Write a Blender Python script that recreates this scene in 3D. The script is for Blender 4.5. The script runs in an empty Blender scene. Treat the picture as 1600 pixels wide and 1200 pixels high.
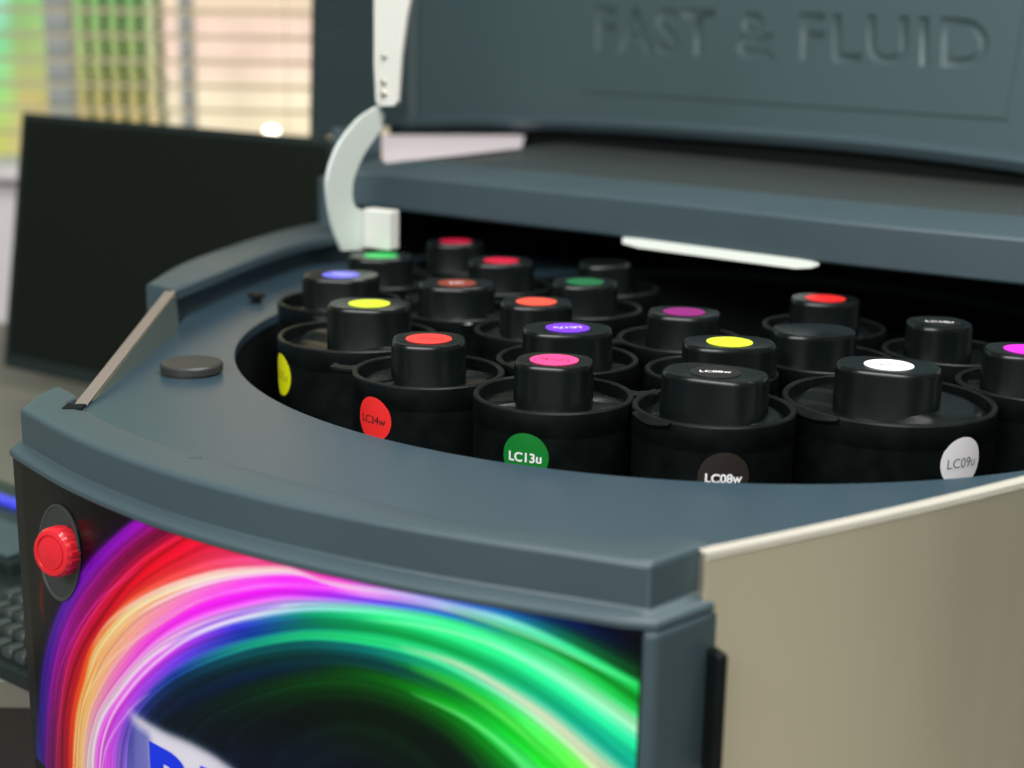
import bpy, bmesh, math, random
import numpy as np
from mathutils import Vector, Matrix
from mathutils.geometry import tessellate_polygon

random.seed(7)
rng = np.random.default_rng(7)
S = 0.30                      # metres per survey unit (camera height above the deck)
Z0 = 0.97                     # height of the deck above the floor
SC = bpy.context.scene
COL = SC.collection

# ------------------------------------------------------------------ camera
F_PX, PITCH, ROLL = 2300.0, math.radians(14.0), math.radians(0.9)
FWD = Vector((0, math.cos(PITCH), -math.sin(PITCH)))
UP0 = Vector((0, math.sin(PITCH), math.cos(PITCH)))
RT0 = Vector((1, 0, 0))
RT = RT0*math.cos(ROLL) + UP0*math.sin(ROLL)
UP = -RT0*math.sin(ROLL) + UP0*math.cos(ROLL)
cd = bpy.data.cameras.new('camera')
cam = bpy.data.objects.new('camera', cd); COL.objects.link(cam)
cam.matrix_world = Matrix(((RT.x, UP.x, -FWD.x, 0), (RT.y, UP.y, -FWD.y, 0),
                           (RT.z, UP.z, -FWD.z, Z0 + S), (0, 0, 0, 1)))
cd.sensor_width = 36; cd.lens = F_PX/1600*36
cd.clip_start = 0.02; cd.clip_end = 60
cd.dof.use_dof = True; cd.dof.focus_distance = 1.12; cd.dof.aperture_fstop = 3.3
SC.camera = cam

# ------------------------------------------------------------------ light
w = bpy.data.worlds.new('World'); SC.world = w; w.use_nodes = True
# soft, uneven room light: broad warm and cool patches all around
_n = w.node_tree.nodes; _l = w.node_tree.links
_tc = _n.new('ShaderNodeTexCoord'); _no = _n.new('ShaderNodeTexNoise'); _no.inputs['Scale'].default_value = 2.9; _no.inputs['Detail'].default_value = 2.5
_mp = _n.new('ShaderNodeMapping'); _mp.inputs['Location'].default_value = (3.1, 0.4, 1.7)
_l.new(_tc.outputs['Generated'], _mp.inputs[0]); _l.new(_mp.outputs[0], _no.inputs['Vector'])
_rp = _n.new('ShaderNodeValToRGB'); _l.new(_no.outputs[0], _rp.inputs[0])
_e = _rp.color_ramp.elements
_e[0].position = 0.36; _e[0].color = (0.020, 0.034, 0.034, 1); _e[1].position = 0.66; _e[1].color = (0.62, 0.56, 0.44, 1)
_q = _e.new(0.50); _q.color = (0.13, 0.165, 0.165, 1)
_l.new(_rp.outputs[0], _n['Background'].inputs[0]); _n['Background'].inputs[1].default_value = 0.85
SC.view_settings.view_transform = 'Standard'; SC.view_settings.look = 'None'
SC.view_settings.exposure = 0; SC.view_settings.gamma = 1
try: SC.view_settings.use_curve_mapping = False
except Exception: pass

def area(name, loc, target, sx, sy, power, color=(1, 1, 1)):
    l = bpy.data.lights.new(name, 'AREA'); l.shape = 'RECTANGLE'; l.size = sx; l.size_y = sy
    l.energy = power; l.color = color
    o = bpy.data.objects.new(name, l); COL.objects.link(o); o.location = loc
    o.rotation_euler = (Vector(target) - Vector(loc)).to_track_quat('-Z', 'Y').to_euler()
    return o
area('ceiling_lamp_front', (-1.2, -1.3, Z0+1.65), (0.1, 1.2, Z0-0.05), 2.6, 0.8, 96, (0.97, 1.0, 1.0))
area('ceiling_lamp_top', (0.45, 0.75, Z0+1.9), (0.2, 1.1, Z0), 1.3, 0.5, 56, (1.0, 0.99, 0.96))

area('steel_sheen_fill', (1.15, 0.22, Z0-0.40), (0.15, 0.85, Z0-0.12), 0.45, 1.1, 0.62, (1.0, 0.97, 0.84))  # unseen lamp added to put a soft sheen on the steel side panel

# ------------------------------------------------------------------ survey helpers
EYE = Vector((0, 0, 1.0))     # in survey units
def ray(px, py): return FWD + RT*((px-800)/F_PX) - UP*((py-600)/F_PX)
def at(px, py, z=0.0):
    d = ray(px, py); return EYE + d*((z-1)/d.z)
def on_plane(px, py, p, n):
    d = ray(px, py); return EYE + d*((Vector(p)-EYE).dot(n)/d.dot(n))
def at_depth(px, py, y):
    d = ray(px, py); return EYE + d*(y/d.y)
def W(p): return Vector((p[0]*S, p[1]*S, p[2]*S + Z0))

# ------------------------------------------------------------------ materials
def srgb(r, g, b):
    f = lambda c: (c/255/12.92) if c/255 <= 0.04045 else ((c/255+0.055)/1.055)**2.4
    return (f(r), f(g), f(b), 1)
def mat(name, col, rough=0.5, metal=0.0, spec=0.5, noise=0.0, nscale=40, bump=0.0, bscale=400, rvar=0.0, coat=0.0, aniso=None):
    m = bpy.data.materials.new(name); m.use_nodes = True
    nt = m.node_tree; b = nt.nodes['Principled BSDF']
    b.inputs['Base Color'].default_value = col if len(col) == 4 else (*col, 1)
    b.inputs['Roughness'].default_value = rough; b.inputs['Metallic'].default_value = metal
    b.inputs['Specular IOR Level'].default_value = spec
    b.inputs['Coat Weight'].default_value = coat
    tc = nt.nodes.new('ShaderNodeTexCoord'); mp = nt.nodes.new('ShaderNodeMapping')
    nt.links.new(tc.outputs['Object'], mp.inputs[0])
    if aniso: mp.inputs['Scale'].default_value = aniso
    if noise or rvar:
        n = nt.nodes.new('ShaderNodeTexNoise'); n.inputs['Scale'].default_value = nscale
        n.inputs['Detail'].default_value = 5
        nt.links.new(mp.outputs[0], n.inputs['Vector'])
    if noise:
        mx = nt.nodes.new('ShaderNodeMix'); mx.data_type = 'RGBA'
        c = b.inputs['Base Color'].default_value
        mx.inputs[6].default_value = (c[0]*(1-noise), c[1]*(1-noise), c[2]*(1-noise), 1)
        mx.inputs[7].default_value = (min(1, c[0]*(1+noise)), min(1, c[1]*(1+noise)), min(1, c[2]*(1+noise)), 1)
        nt.links.new(n.outputs[0], mx.inputs[0]); nt.links.new(mx.outputs[2], b.inputs['Base Color'])
    if rvar:
        mr = nt.nodes.new('ShaderNodeMapRange')
        mr.inputs[1].default_value = 0.3; mr.inputs[2].default_value = 0.7
        mr.inputs[3].default_value = rough-rvar; mr.inputs[4].default_value = rough+rvar
        nt.links.new(n.outputs[0], mr.inputs[0]); nt.links.new(mr.outputs[0], b.inputs['Roughness'])
    if bump:
        n2 = nt.nodes.new('ShaderNodeTexNoise'); n2.inputs['Scale'].default_value = bscale
        n2.inputs['Detail'].default_value = 3
        nt.links.new(mp.outputs[0], n2.inputs['Vector'])
        bp = nt.nodes.new('ShaderNodeBump'); bp.inputs['Strength'].default_value = bump
        bp.inputs['Distance'].default_value = 0.001
        nt.links.new(n2.outputs[0], bp.inputs['Height']); nt.links.new(bp.outputs[0], b.inputs['Normal'])
    return m
def emis(name, col, s):
    m = mat(name, col, 0.5); b = m.node_tree.nodes['Principled BSDF']; b.inputs['Base Color'].default_value = (.08, .08, .08, 1)
    b.inputs['Emission Color'].default_value = col if len(col) == 4 else (*col, 1)
    b.inputs['Emission Strength'].default_value = s
    return m
SLATE = mat('slate_plastic', (0.050, 0.079, 0.092), 0.42, noise=0.05, nscale=9, bump=0.10, bscale=900, rvar=0.04)
DECKM = mat('deck_paint', (0.035, 0.064, 0.086), 0.30, spec=0.5, noise=0.04, nscale=6)
LIDM = mat('lid_plastic', (0.046, 0.076, 0.082), 0.45, noise=0.05, nscale=5, bump=0.08, bscale=700)
BLACK = mat('black_moulded_plastic', (0.0030, 0.0048, 0.0045), 0.42, spec=0.24, noise=0.45, nscale=55, bump=0.08, bscale=500, rvar=0.08)
CAPM = mat('black_gloss_plastic', (0.0030, 0.0050, 0.0048), 0.26, spec=0.34, noise=0.2, nscale=30, bump=0.015, bscale=300, rvar=0.03)
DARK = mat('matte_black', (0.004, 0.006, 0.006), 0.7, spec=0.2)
PLUGM = mat('plug_rubber', (0.030, 0.032, 0.030), 0.45, bump=0.1)
STEEL = mat('brushed_steel', (0.66, 0.60, 0.46), 0.30, metal=0.8, noise=0.06, nscale=1.5, bump=0.02, bscale=30, rvar=0.03, aniso=(14, 14, 1))
RAIL = mat('rail_metal', (0.62, 0.58, 0.50), 0.38, metal=0.25, noise=0.05, nscale=30)
WHITEP = mat('white_painted_metal', (0.60, 0.65, 0.61), 0.4, noise=0.04, nscale=15)
HOUS = mat('housing_top', (0.055, 0.062, 0.058), 0.25, spec=0.6, noise=0.1, nscale=4)
PALE = mat('painted_reflection', (0.80, 0.70, 0.74), 0.4)  # colour of the window reflection painted on the rear housing
REDM = mat('red_button_plastic', (0.70, 0.016, 0.028), 0.38, coat=0.2, noise=0.04)
BARM = mat('bar_metal', (0.30, 0.25, 0.22), 0.42, metal=0.4, noise=0.08, nscale=20)
GRAYR = mat('grey_ring', (0.045, 0.052, 0.052), 0.35)
SCREWM = mat('screw_metal', (0.45, 0.42, 0.35), 0.3, metal=0.9)

# ------------------------------------------------------------------ mesh helpers
def link(name, me, parent=None, m=None, smooth=True, angle=35):
    o = bpy.data.objects.new(name, me); COL.objects.link(o)
    if m and not me.materials: me.materials.append(m)
    if parent: o.parent = parent
    if smooth and me.polygons:
        me.polygons.foreach_set('use_smooth', [True]*len(me.polygons))
        try: me.set_sharp_from_angle(angle=math.radians(angle))
        except Exception: pass
    return o
def from_bm(name, bm, parent=None, m=None, smooth=True, angle=35, recalc=True):
    if recalc: bmesh.ops.recalc_face_normals(bm, faces=bm.faces)
    me = bpy.data.meshes.new(name); bm.to_mesh(me); bm.free()
    return link(name, me, parent, m, smooth, angle)
def bev(o, wid, seg=2, angle=30):
    md = o.modifiers.new('b', 'BEVEL'); md.width = wid; md.segments = seg
    md.limit_method = 'ANGLE'; md.angle_limit = math.radians(angle); md.harden_normals = False
    return o
def empty(name, loc, label=None, cat=None, group=None, rz=0):
    o = bpy.data.objects.new(name, None); COL.objects.link(o); o.location = loc
    o.rotation_euler = (0, 0, rz); o.empty_display_size = 0.05
    if label: o['label'] = label
    if cat: o['category'] = cat
    if group: o['group'] = group
    return o
def rel(o, root):          # mesh given in world coordinates, parented under an Empty at root.location
    o.data.transform(Matrix.Translation(-Vector(root.location))); return o
def sweep(bm, rows, closed_u=False, closed_v=False):
    vs = [[bm.verts.new(p) for p in r] for r in rows]
    n, k = len(vs), len(vs[0])
    for i in range(n if closed_v else n-1):
        for j in range(k if closed_u else k-1):
            a, b = vs[i], vs[(i+1) % n]
            try: bm.faces.new((a[j], a[(j+1) % k], b[(j+1) % k], b[j]))
            except ValueError: pass
    return vs
def lathe(bm, prof, cx=0, cy=0, seg=64, cap_last=True, shape=None):
    rows = []
    for r, z in prof:
        row = []
        for i in range(seg):
            a = 2*math.pi*i/seg
            if shape: x, y = shape(a, r)
            else: x, y = r*math.cos(a), r*math.sin(a)
            row.append((cx+x, cy+y, z))
        rows.append(row)
    vs = sweep(bm, rows, closed_u=True)
    if cap_last: bm.faces.new(vs[-1])
    return vs
def box(bm, x0, x1, y0, y1, z0, z1, M=None):
    c = [(x0,y0,z0),(x1,y0,z0),(x1,y1,z0),(x0,y1,z0),(x0,y0,z1),(x1,y0,z1),(x1,y1,z1),(x0,y1,z1)]
    v = [bm.verts.new(M @ Vector(p) if M else p) for p in c]
    for f in ((0,3,2,1),(4,5,6,7),(0,1,5,4),(1,2,6,5),(2,3,7,6),(3,0,4,7)): bm.faces.new([v[i] for i in f])
def prism(bm, pts, off):   # planar outline pushed by vector off
    a = [bm.verts.new(p) for p in pts]; b = [bm.verts.new(Vector(p)+Vector(off)) for p in pts]
    n = len(a)
    for t in tessellate_polygon([[Vector(p) for p in pts]]):
        try: bm.faces.new([a[i] for i in t])
        except ValueError: pass
        try: bm.faces.new([b[i] for i in reversed(t)])
        except ValueError: pass
    for i in range(n): bm.faces.new((a[i], a[(i+1) % n], b[(i+1) % n], b[i]))
def catmull(pts, n):
    P = np.array([tuple(p) for p in pts], float)
    d = np.r_[0, np.cumsum(np.linalg.norm(np.diff(P, axis=0), axis=1))]
    Pe = np.vstack([2*P[0]-P[1], P, 2*P[-1]-P[-2]])
    out = []
    for s in np.linspace(0, d[-1], n):
        i = min(max(np.searchsorted(d, s)-1, 0), len(P)-2)
        t = (s-d[i])/(d[i+1]-d[i]+1e-12)
        p0, p1, p2, p3 = Pe[i], Pe[i+1], Pe[i+2], Pe[i+3]
        out.append(.5*((2*p1)+(-p0+p2)*t+(2*p0-5*p1+4*p2-p3)*t*t+(-p0+3*p1-3*p2+p3)*t**3))
    return np.array(out)
def V3(a): return [Vector((float(p[0]), float(p[1]), float(p[2]))) for p in a]
def text_mesh(s, bold=0.0, res=6, space=1.0):      # flat mesh of letters, unit-high box origin at centre
    cu = bpy.data.curves.new('txt', 'FONT'); cu.body = s; cu.size = 1; cu.offset = bold
    cu.resolution_u = res; cu.align_x = 'LEFT'; cu.space_character = space
    o = bpy.data.objects.new('txt', cu); COL.objects.link(o)
    dg = bpy.context.evaluated_depsgraph_get(); dg.update()
    me = bpy.data.meshes.new_from_object(o.evaluated_get(dg))
    bpy.data.objects.remove(o)
    co = np.array([v.co[:] for v in me.vertices])
    lo, hi = co.min(0), co.max(0)
    return me, lo, hi

# ================================================================== SETTING
FLOOR = mat('floor_vinyl', (0.20, 0.19, 0.17), 0.5, noise=0.15, nscale=5)
bm = bmesh.new(); box(bm, -3.2, 3.4, -1.6, 3.45, -0.05, 0.0)
o = from_bm('floor', bm, None, FLOOR); o['kind'] = 'structure'
ZD = Z0 - 0.28                # desk top
YW = 3.02                     # window wall
WALLM = mat('white_wall_paint', (0.78, 0.72, 0.74), 0.8, noise=0.04, nscale=8, bump=0.2)
zsill = Z0 - 0.035
bm = bmesh.new()
box(bm, -3.2, 3.4, YW, YW+0.16, 0, zsill)
o = from_bm('wall', bm, None, WALLM); o['kind'] = 'structure'

# garden seen through the window: a bright, self-lit daylight view
def garden_mat():
    m = bpy.data.materials.new('daylight_garden'); m.use_nodes = True
    nt = m.node_tree; N = nt.nodes; L = nt.links
    N.remove(N['Principled BSDF'])
    out = N['Material Output']; em = N.new('ShaderNodeEmission'); L.new(em.outputs[0], out.inputs[0])
    tc = N.new('ShaderNodeTexCoord'); sp = N.new('ShaderNodeSeparateXYZ'); L.new(tc.outputs['Object'], sp.inputs[0])
    def ramp(src, stops, lo, hi):
        mr = N.new('ShaderNodeMapRange'); mr.inputs[1].default_value = lo; mr.inputs[2].default_value = hi
        L.new(src, mr.inputs[0])
        r = N.new('ShaderNodeValToRGB'); L.new(mr.outputs[0], r.inputs[0])
        e = r.color_ramp.elements
        while len(e) < len(stops): e.new(0.5)
        for q, (p, c) in zip(e, stops): q.position = p; q.color = srgb(*c)
        return r.outputs[0]
    # vertical colour runs of the three views (object z: -0.4 .. 0.6)
    left = ramp(sp.outputs[2], [(0.0, (205,198,120)), (0.25, (200,204,112)), (0.45, (168,222,132)), (0.7, (140,226,160)), (1.0, (165,228,215))], -0.12, 0.36)
    mid = ramp(sp.outputs[2], [(0.0, (225,190,160)), (0.3, (205,185,120)), (0.65, (170,190,120)), (1.0, (135,190,120))], -0.05, 0.33)
    right = ramp(sp.outputs[2], [(0.0, (248,228,190)), (0.35, (248,234,200)), (0.6, (250,222,200)), (0.8, (253,222,204)), (1.0, (255,232,196))], -0.05, 0.34)
    def mask(lo, hi):
        mr = N.new('ShaderNodeMapRange'); mr.inputs[1].default_value = lo; mr.inputs[2].default_value = hi
        L.new(sp.outputs[0], mr.inputs[0]); return mr.outputs[0]
    mx = N.new('ShaderNodeMix'); mx.data_type = 'RGBA'; L.new(mask(-1.22, -1.18), mx.inputs[0]); L.new(left, mx.inputs[6]); L.new(mid, mx.inputs[7])
    mx2 = N.new('ShaderNodeMix'); mx2.data_type = 'RGBA'; L.new(mask(-0.88, -0.84), mx2.inputs[0]); L.new(mx.outputs[2], mx2.inputs[6]); L.new(right, mx2.inputs[7])
    nz = N.new('ShaderNodeTexNoise'); nz.inputs['Scale'].default_value = 5; nz.inputs['Detail'].default_value = 2
    L.new(tc.outputs['Object'], nz.inputs[0])
    mr = N.new('ShaderNodeMapRange'); mr.inputs[1].default_value = 0.3; mr.inputs[2].default_value = 0.7; mr.inputs[3].default_value = 0.85; mr.inputs[4].default_value = 1.2
    L.new(nz.outputs[0], mr.inputs[0])
    L.new(mx2.outputs[2], em.inputs[0]); L.new(mr.outputs[0], em.inputs[1])
    return m
bm = bmesh.new(); box(bm, -3.1, 3.3, 0, 0.02, -0.9, 1.6)
o = from_bm('garden', bm, None, garden_mat()); o.location = (0, YW+0.55, Z0); o['kind'] = 'structure'

FRAMEM = mat('window_frame_paint', (0.34, 0.37, 0.38), 0.5)
def wx(px, y): return (px-800)/F_PX*y/math.cos(PITCH)*1.0
win = empty('window', (-0.9, YW+0.08, zsill), 'wide window with grey mullions above the white wall, behind the monitor', 'window')
def worldbox(name, x0, x1, y0, y1, z0, z1, parent, m, b=0.0):
    bm = bmesh.new(); box(bm, x0, x1, y0, y1, z0, z1)
    o = from_bm(name, bm, parent, m, smooth=False)
    if parent: rel(o, parent)
    if b: bev(o, b)
    return o
def xat(px, py, yw): return at_depth(px, py, yw/S).x*S
worldbox('sill', -3.1, 3.3, YW-0.05, YW+0.16, zsill+0.002, zsill+0.03, win, WALLM)
for a, b_ in ((76, 112), (284, 300), (640, 660), (1010, 1030)):
    worldbox('mullion', xat(a, 80, YW+.08), xat(b_, 80, YW+.08), YW+0.06, YW+0.11, zsill+0.031, Z0+1.2, win, FRAMEM)
worldbox('head_frame', -3.1, 3.3, YW+0.05, YW+0.12, Z0+1.201, Z0+1.28, win, FRAMEM)
# venetian blind: tilted slats, cord ladders
SLATM = mat('blind_slat', (0.62, 0.58, 0.52), 0.6)
_nt = SLATM.node_tree; _tr = _nt.nodes.new('ShaderNodeBsdfTranslucent'); _tr.inputs[0].default_value = (0.95, 0.9, 0.8, 1)
_mx = _nt.nodes.new('ShaderNodeMixShader'); _mx.inputs[0].default_value = 0.86
_nt.links.new(_nt.nodes['Principled BSDF'].outputs[0], _mx.inputs[1]); _nt.links.new(_tr.outputs[0], _mx.inputs[2]); _nt.links.new(_mx.outputs[0], _nt.nodes['Material Output'].inputs[0])
bl = empty('venetian_blind', (-0.8, YW-0.09, Z0+1.1), 'venetian blind of pale horizontal slats hanging in front of the window', 'blind')
bm = bmesh.new()
pitch = 0.0475
for i in range(24):
    z = zsill+0.05+pitch*i
    M = Matrix.Translation((0, YW-0.06, z)) @ Matrix.Rotation(math.radians(-14), 4, 'X')
    box(bm, -3.0, 3.2, -0.0165, 0.0165, -0.0006, 0.0006, M)
rel(from_bm('slats', bm, bl, SLATM, smooth=False), bl)
for x in (-1.42, -1.13, -0.84, -0.45, 0.1, 0.6, 1.2):
    bm = bmesh.new(); box(bm, x-0.001, x+0.001, YW-0.0826, YW-0.0814, zsill+0.04, Z0+1.12)
    rel(from_bm('cord', bm, bl, SLATM, smooth=False), bl)
worldbox('head_rail', -3.0, 3.2, YW-0.09, YW-0.03, Z0+1.121, Z0+1.16, bl, SLATM)
# garden railing: dark green upright bars outside
RAILG = mat('green_bars', (0.05, 0.11, 0.02), 0.6, noise=0.4, nscale=6)
bm = bmesh.new()
for px in (110, 138, 165, 192, 220, 250):
    x = xat(px, 80, YW+0.3)
    n = 14
    rows = []
    for k in range(n*3):
        z = Z0-0.3 + 1.3*k/(n*3-1); dx = 0.003*math.sin(z*2*math.pi/0.055)
        r = 0.0085
        rows.append([(x+dx+r*math.cos(a), YW+0.3+r*math.sin(a), z) for a in [math.pi/3*j for j in range(6)]])
    sweep(bm, rows, closed_u=True)
x0, x1 = xat(106, 80, YW+.3), xat(254, 80, YW+.3)
box(bm, x0, x1, YW+0.285, YW+0.315, Z0-0.33, Z0-0.30)
o = from_bm('railing', bm, None, RAILG); o['label'] = 'row of thin dark green upright bars outside the middle window pane'; o['category'] = 'railing'

# desk
DESKM = mat('desk_laminate', (0.165, 0.155, 0.125), 0.45, noise=0.08, nscale=12, bump=0.1)
desk = empty('desk', (-1.1, 1.9, 0), 'beige grey desk carrying the monitor and keyboard, left of the paint dispenser', 'desk')
worldbox('desk_top', -2.1, -0.395, 1.21, 2.75, ZD-0.03, ZD, desk, DESKM, 0.003)
for x in (-2.0, -0.57):
    for y in (1.27, 2.65): worldbox('leg', x-0.025, x+0.025, y-0.025, y+0.025, 0.0, ZD-0.031, desk, FRAMEM)

# monitor
MONM = mat('monitor_plastic', (0.013, 0.021, 0.020), 0.35, spec=0.4)
SCRM = mat('screen_glass', (0.0045, 0.0068, 0.0045), 0.42, spec=0.22)
TL = W(at_depth(33, 174, 8.02)); TR = W(at_depth(527, 217, 6.9)); BL = W(at_depth(3, 572, 7.47)); BR = BL + (TR-TL)
n = (TR-TL).cross(BL-TL).normalized()
if n.y < 0: n = -n
mon = empty('monitor', (TL+BR)/2 + Vector((0, 0.08, 0)), 'switched off black flat monitor standing on the desk before the window', 'monitor')
mon.location.z = ZD
def quadprism(name, c, off, parent, m, b=0):
    bm = bmesh.new(); prism(bm, c, off); o = from_bm(name, bm, parent, m, smooth=False); rel(o, parent)
    if b: bev(o, b, 3)
    return o
quadprism('frame', [TL, TR, BR, BL], n*0.03, mon, MONM, 0.004)
ex, ey = (TR-TL).normalized(), (BL-TL).normalized()
q = lambda a, b, c, d: a + ex*b + ey*c - n*d
scr = [q(TL, .014, .012, .0008), q(TR, -.014, .012, .0008), q(BR, -.014, -.022, .0008), q(BL, .014, -.022, .0008)]
quadprism('screen', scr, n*0.0006, mon, SCRM)
mc = (TL+TR+BL+BR)/4
quadprism('rear_shell', [mc+n*.031-ex*.16-ey*.10, mc+n*.031+ex*.16-ey*.10, mc+n*.031+ex*.16+ey*.10, mc+n*.031-ex*.16+ey*.10], n*0.02, mon, MONM, .006)
cxm = mc + n*0.075
bm = bmesh.new(); box(bm, cxm.x-0.03, cxm.x+0.03, cxm.y-0.012, cxm.y+0.012, ZD+0.012, cxm.z+0.05); rel(from_bm('neck', bm, mon, MONM), mon)
bm = bmesh.new(); lathe(bm, [(0.001, ZD), (0.11, ZD), (0.115, ZD+0.004), (0.11, ZD+0.011), (0.001, ZD+0.0115)], cxm.x, cxm.y); rel(from_bm('base', bm, mon, MONM), mon)

# added glowing spot that stands for a glint on the monitor's top edge
GLINTM = emis('glint_glow', (1.0, 0.96, 0.82), 5.0)
lp = W(at_depth(424, 203, 7.7))
glint = empty('monitor_glint', (lp.x, lp.y, ZD), 'added glowing spot standing for a glint on the top edge of the monitor', 'glint')
bm = bmesh.new(); lathe(bm, [(0.001, lp.z-.012), (0.008, lp.z-.010), (0.012, lp.z-.004), (0.012, lp.z+.001), (0.008, lp.z+.005), (0.001, lp.z+.007)], lp.x, lp.y, 24)
rel(from_bm('glint_spot', bm, glint, GLINTM), glint)
bm = bmesh.new(); lathe(bm, [(0.05, ZD), (0.05, ZD+.01), (0.006, ZD+.014), (0.005, lp.z-.013)], lp.x, lp.y, 24)
rel(from_bm('added_glint_stem', bm, glint, MONM), glint)

# keyboard and small terminal on the desk, by the left edge of the picture
zk = (ZD-Z0)/S
ka = W(at(34, 1065, zk)); ku = Vector((0.80, -0.60, 0)); kv = Vector((0.60, 0.80, 0))
kb = empty('keyboard', (ka.x, ka.y, ZD), 'black keyboard with grey keys lying on the desk left of the dispenser', 'keyboard', rz=math.atan2(-0.60, 0.80))
KEYM = mat('key_plastic', (0.040, 0.050, 0.048), 0.35)
bm = bmesh.new(); box(bm, -0.40, 0.03, -0.01, 0.15, 0, 0.014); bev(from_bm('base', bm, kb, MONM, smooth=False), .003)
keyme = None
for r in range(5):
    for c in range(9):
        x, y = 0.012-0.019*c, 0.012+0.026*r
        bm = bmesh.new(); vs = lathe(bm, [(0.0078, 0), (0.0078, 0.004), (0.0062, 0.008), (0.0058, 0.0078)], 0, 0, 16, shape=lambda a, rr: (rr*1.0*math.copysign(abs(math.cos(a))**.35, math.cos(a)), rr*1.25*math.copysign(abs(math.sin(a))**.35, math.sin(a)))) if keyme is None else None
        if keyme is None:
            o = from_bm('key', bm, kb, KEYM); keyme = o.data
        else:
            bm.free(); o = bpy.data.objects.new('key', keyme); COL.objects.link(o); o.parent = kb
        o.location = (x, y, 0.0145)
ta = W(at(-28, 905, zk))
tb = empty('card_terminal', (ta.x, ta.y, ZD), 'dark grey desk device with a blue lit strip, behind the keyboard', 'terminal', rz=math.atan2(-0.60, 0.80))
bm = bmesh.new(); box(bm, -0.20, 0.05, 0.0, 0.16, 0, 0.03); bev(from_bm('case', bm, tb, MONM, smooth=False), .004)
bm = bmesh.new(); box(bm, -0.19, 0.04, 0.005, 0.07, 0.0305, 0.034); bev(from_bm('front_plate', bm, tb, SLATE, smooth=False), .001)
bm = bmesh.new(); box(bm, -0.15, 0.045, 0.105, 0.118, 0.0302, 0.036); from_bm('light_strip', bm, tb, emis('blue_led', (0.01, 0.02, 1.0), 0.8), smooth=False)

# ================================================================== PAINT DISPENSER
C = Vector((0.585, 4.573, 0)); R = 1.445
UA = math.radians(-34); U = Vector((math.cos(UA), math.sin(UA), 0)); VV = Vector((-math.sin(UA), math.cos(UA), 0))
root = empty('paint_dispenser', W((C.x, C.y, 0)), 'slate grey paint tinting machine with open lid, rainbow front panel and steel sides', 'dispenser')
root.location.z = 0
def part(name, bm, m, parent=root, smooth=True, angle=35, b=0, seg=2):
    for v in bm.verts: v.co = W(v.co)
    o = from_bm(name, bm, parent, m, smooth, angle); o.data.transform(Matrix.Translation(-Vector(root.location)))
    if b: bev(o, b, seg)
    return o

outer = catmull([at(*q, 0) for q in [(31.5,643.5),(120,690),(240,736.5),(360,771),(480,799),(620,827),(760,850),(895,870),(1016,888)]], 40)
outer = V3(outer)
corner = at(1092, 861, 0); corner.z = 0
inner = V3(catmull([at(*q, 0) for q in [(117,636),(192,673),(300,711),(480,760),(715,816),(895,838),(985,846),(1052,838)]], 40))
# left and right edges of the deck
Lbase = [at(118, 636, 0), at(268, 521, 0)]
Rdir = Vector((0.905, 0.425, 0)).normalized()
Rbase = [corner, corner + Rdir*1.7]
Rback = Rbase[1] + VV*2.2 - U*0.35
Ltop_dir = (Lbase[1]-Lbase[0]).normalized()
# --- deck with the round well opening
NS = 128
ring = [Vector((C.x+R*math.cos(2*math.pi*i/NS), C.y+R*math.sin(2*math.pi*i/NS), 0)) for i in range(NS)]
rearL = [at(272, 470, 0), at(300, 452, 0)]
outline = [p.copy() for p in inner] + [corner + Vector((-0.01, 0.01, 0)), Rbase[1]] + [Rback, C + VV*2.55, C + VV*2.2 - U*1.3, at(330, 430, 0), Lbase[1] + Vector((-.02, .35, 0)), Lbase[1]]
bm = bmesh.new()
tri = tessellate_polygon([outline, list(reversed(ring))])
allp = outline + list(reversed(ring))
for zz in (0.0, -0.03):
    vs = [bm.verts.new((p.x, p.y, zz)) for p in allp]
    for t in tri:
        try: bm.faces.new([vs[i] for i in t])
        except ValueError: pass
    if zz == 0: top = vs
bot = list(bm.verts)[len(allp):]
k0 = len(outline)
for i in range(NS): 
    a, b_ = k0+i, k0+(i+1) % NS
    bm.faces.new((top[a], top[b_], bot[b_], bot[a]))
for i in range(k0):
    a, b_ = i, (i+1) % k0
    bm.faces.new((top[a], top[b_], bot[b_], bot[a]))
part('deck', bm, DECKM, smooth=False)
# well wall, turntable floor, hub
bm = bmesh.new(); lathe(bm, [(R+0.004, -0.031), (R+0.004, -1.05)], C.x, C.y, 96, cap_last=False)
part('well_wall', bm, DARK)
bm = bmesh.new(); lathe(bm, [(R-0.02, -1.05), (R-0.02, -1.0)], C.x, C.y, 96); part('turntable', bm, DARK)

# --- front trim: top strip, face, ledge
def offs(poly, d):
    out = []
    for i, p in enumerate(poly):
        a = poly[max(i-1, 0)]; b_ = poly[min(i+1, len(poly)-1)]; t = (b_-a).normalized()
        out.append(p + Vector((t.y, -t.x, 0))*d)
    return out
Lc = at(58, 622, 0)      # left rear corner of the trim top
tr_out = [Lc + Vector((0.02, 0.10, 0)), Lc] + outer + [corner, corner + Rdir*0.02]
tr_in = [inner[0] + Vector((-0.02, 0.08, 0)), inner[0]+Vector((-.03, .02, 0))] + inner + [corner + Vector((-0.030, 0.068, 0)), corner + Vector((-.002, .052, 0))]
def resamp(poly, n):
    P = np.array([tuple(p) for p in poly]); d = np.r_[0, np.cumsum(np.linalg.norm(np.diff(P, axis=0), axis=1))]
    s = np.linspace(0, d[-1], n); return V3(np.c_[np.interp(s, d, P[:, 0]), np.interp(s, d, P[:, 1]), np.interp(s, d, P[:, 2])])
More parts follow.
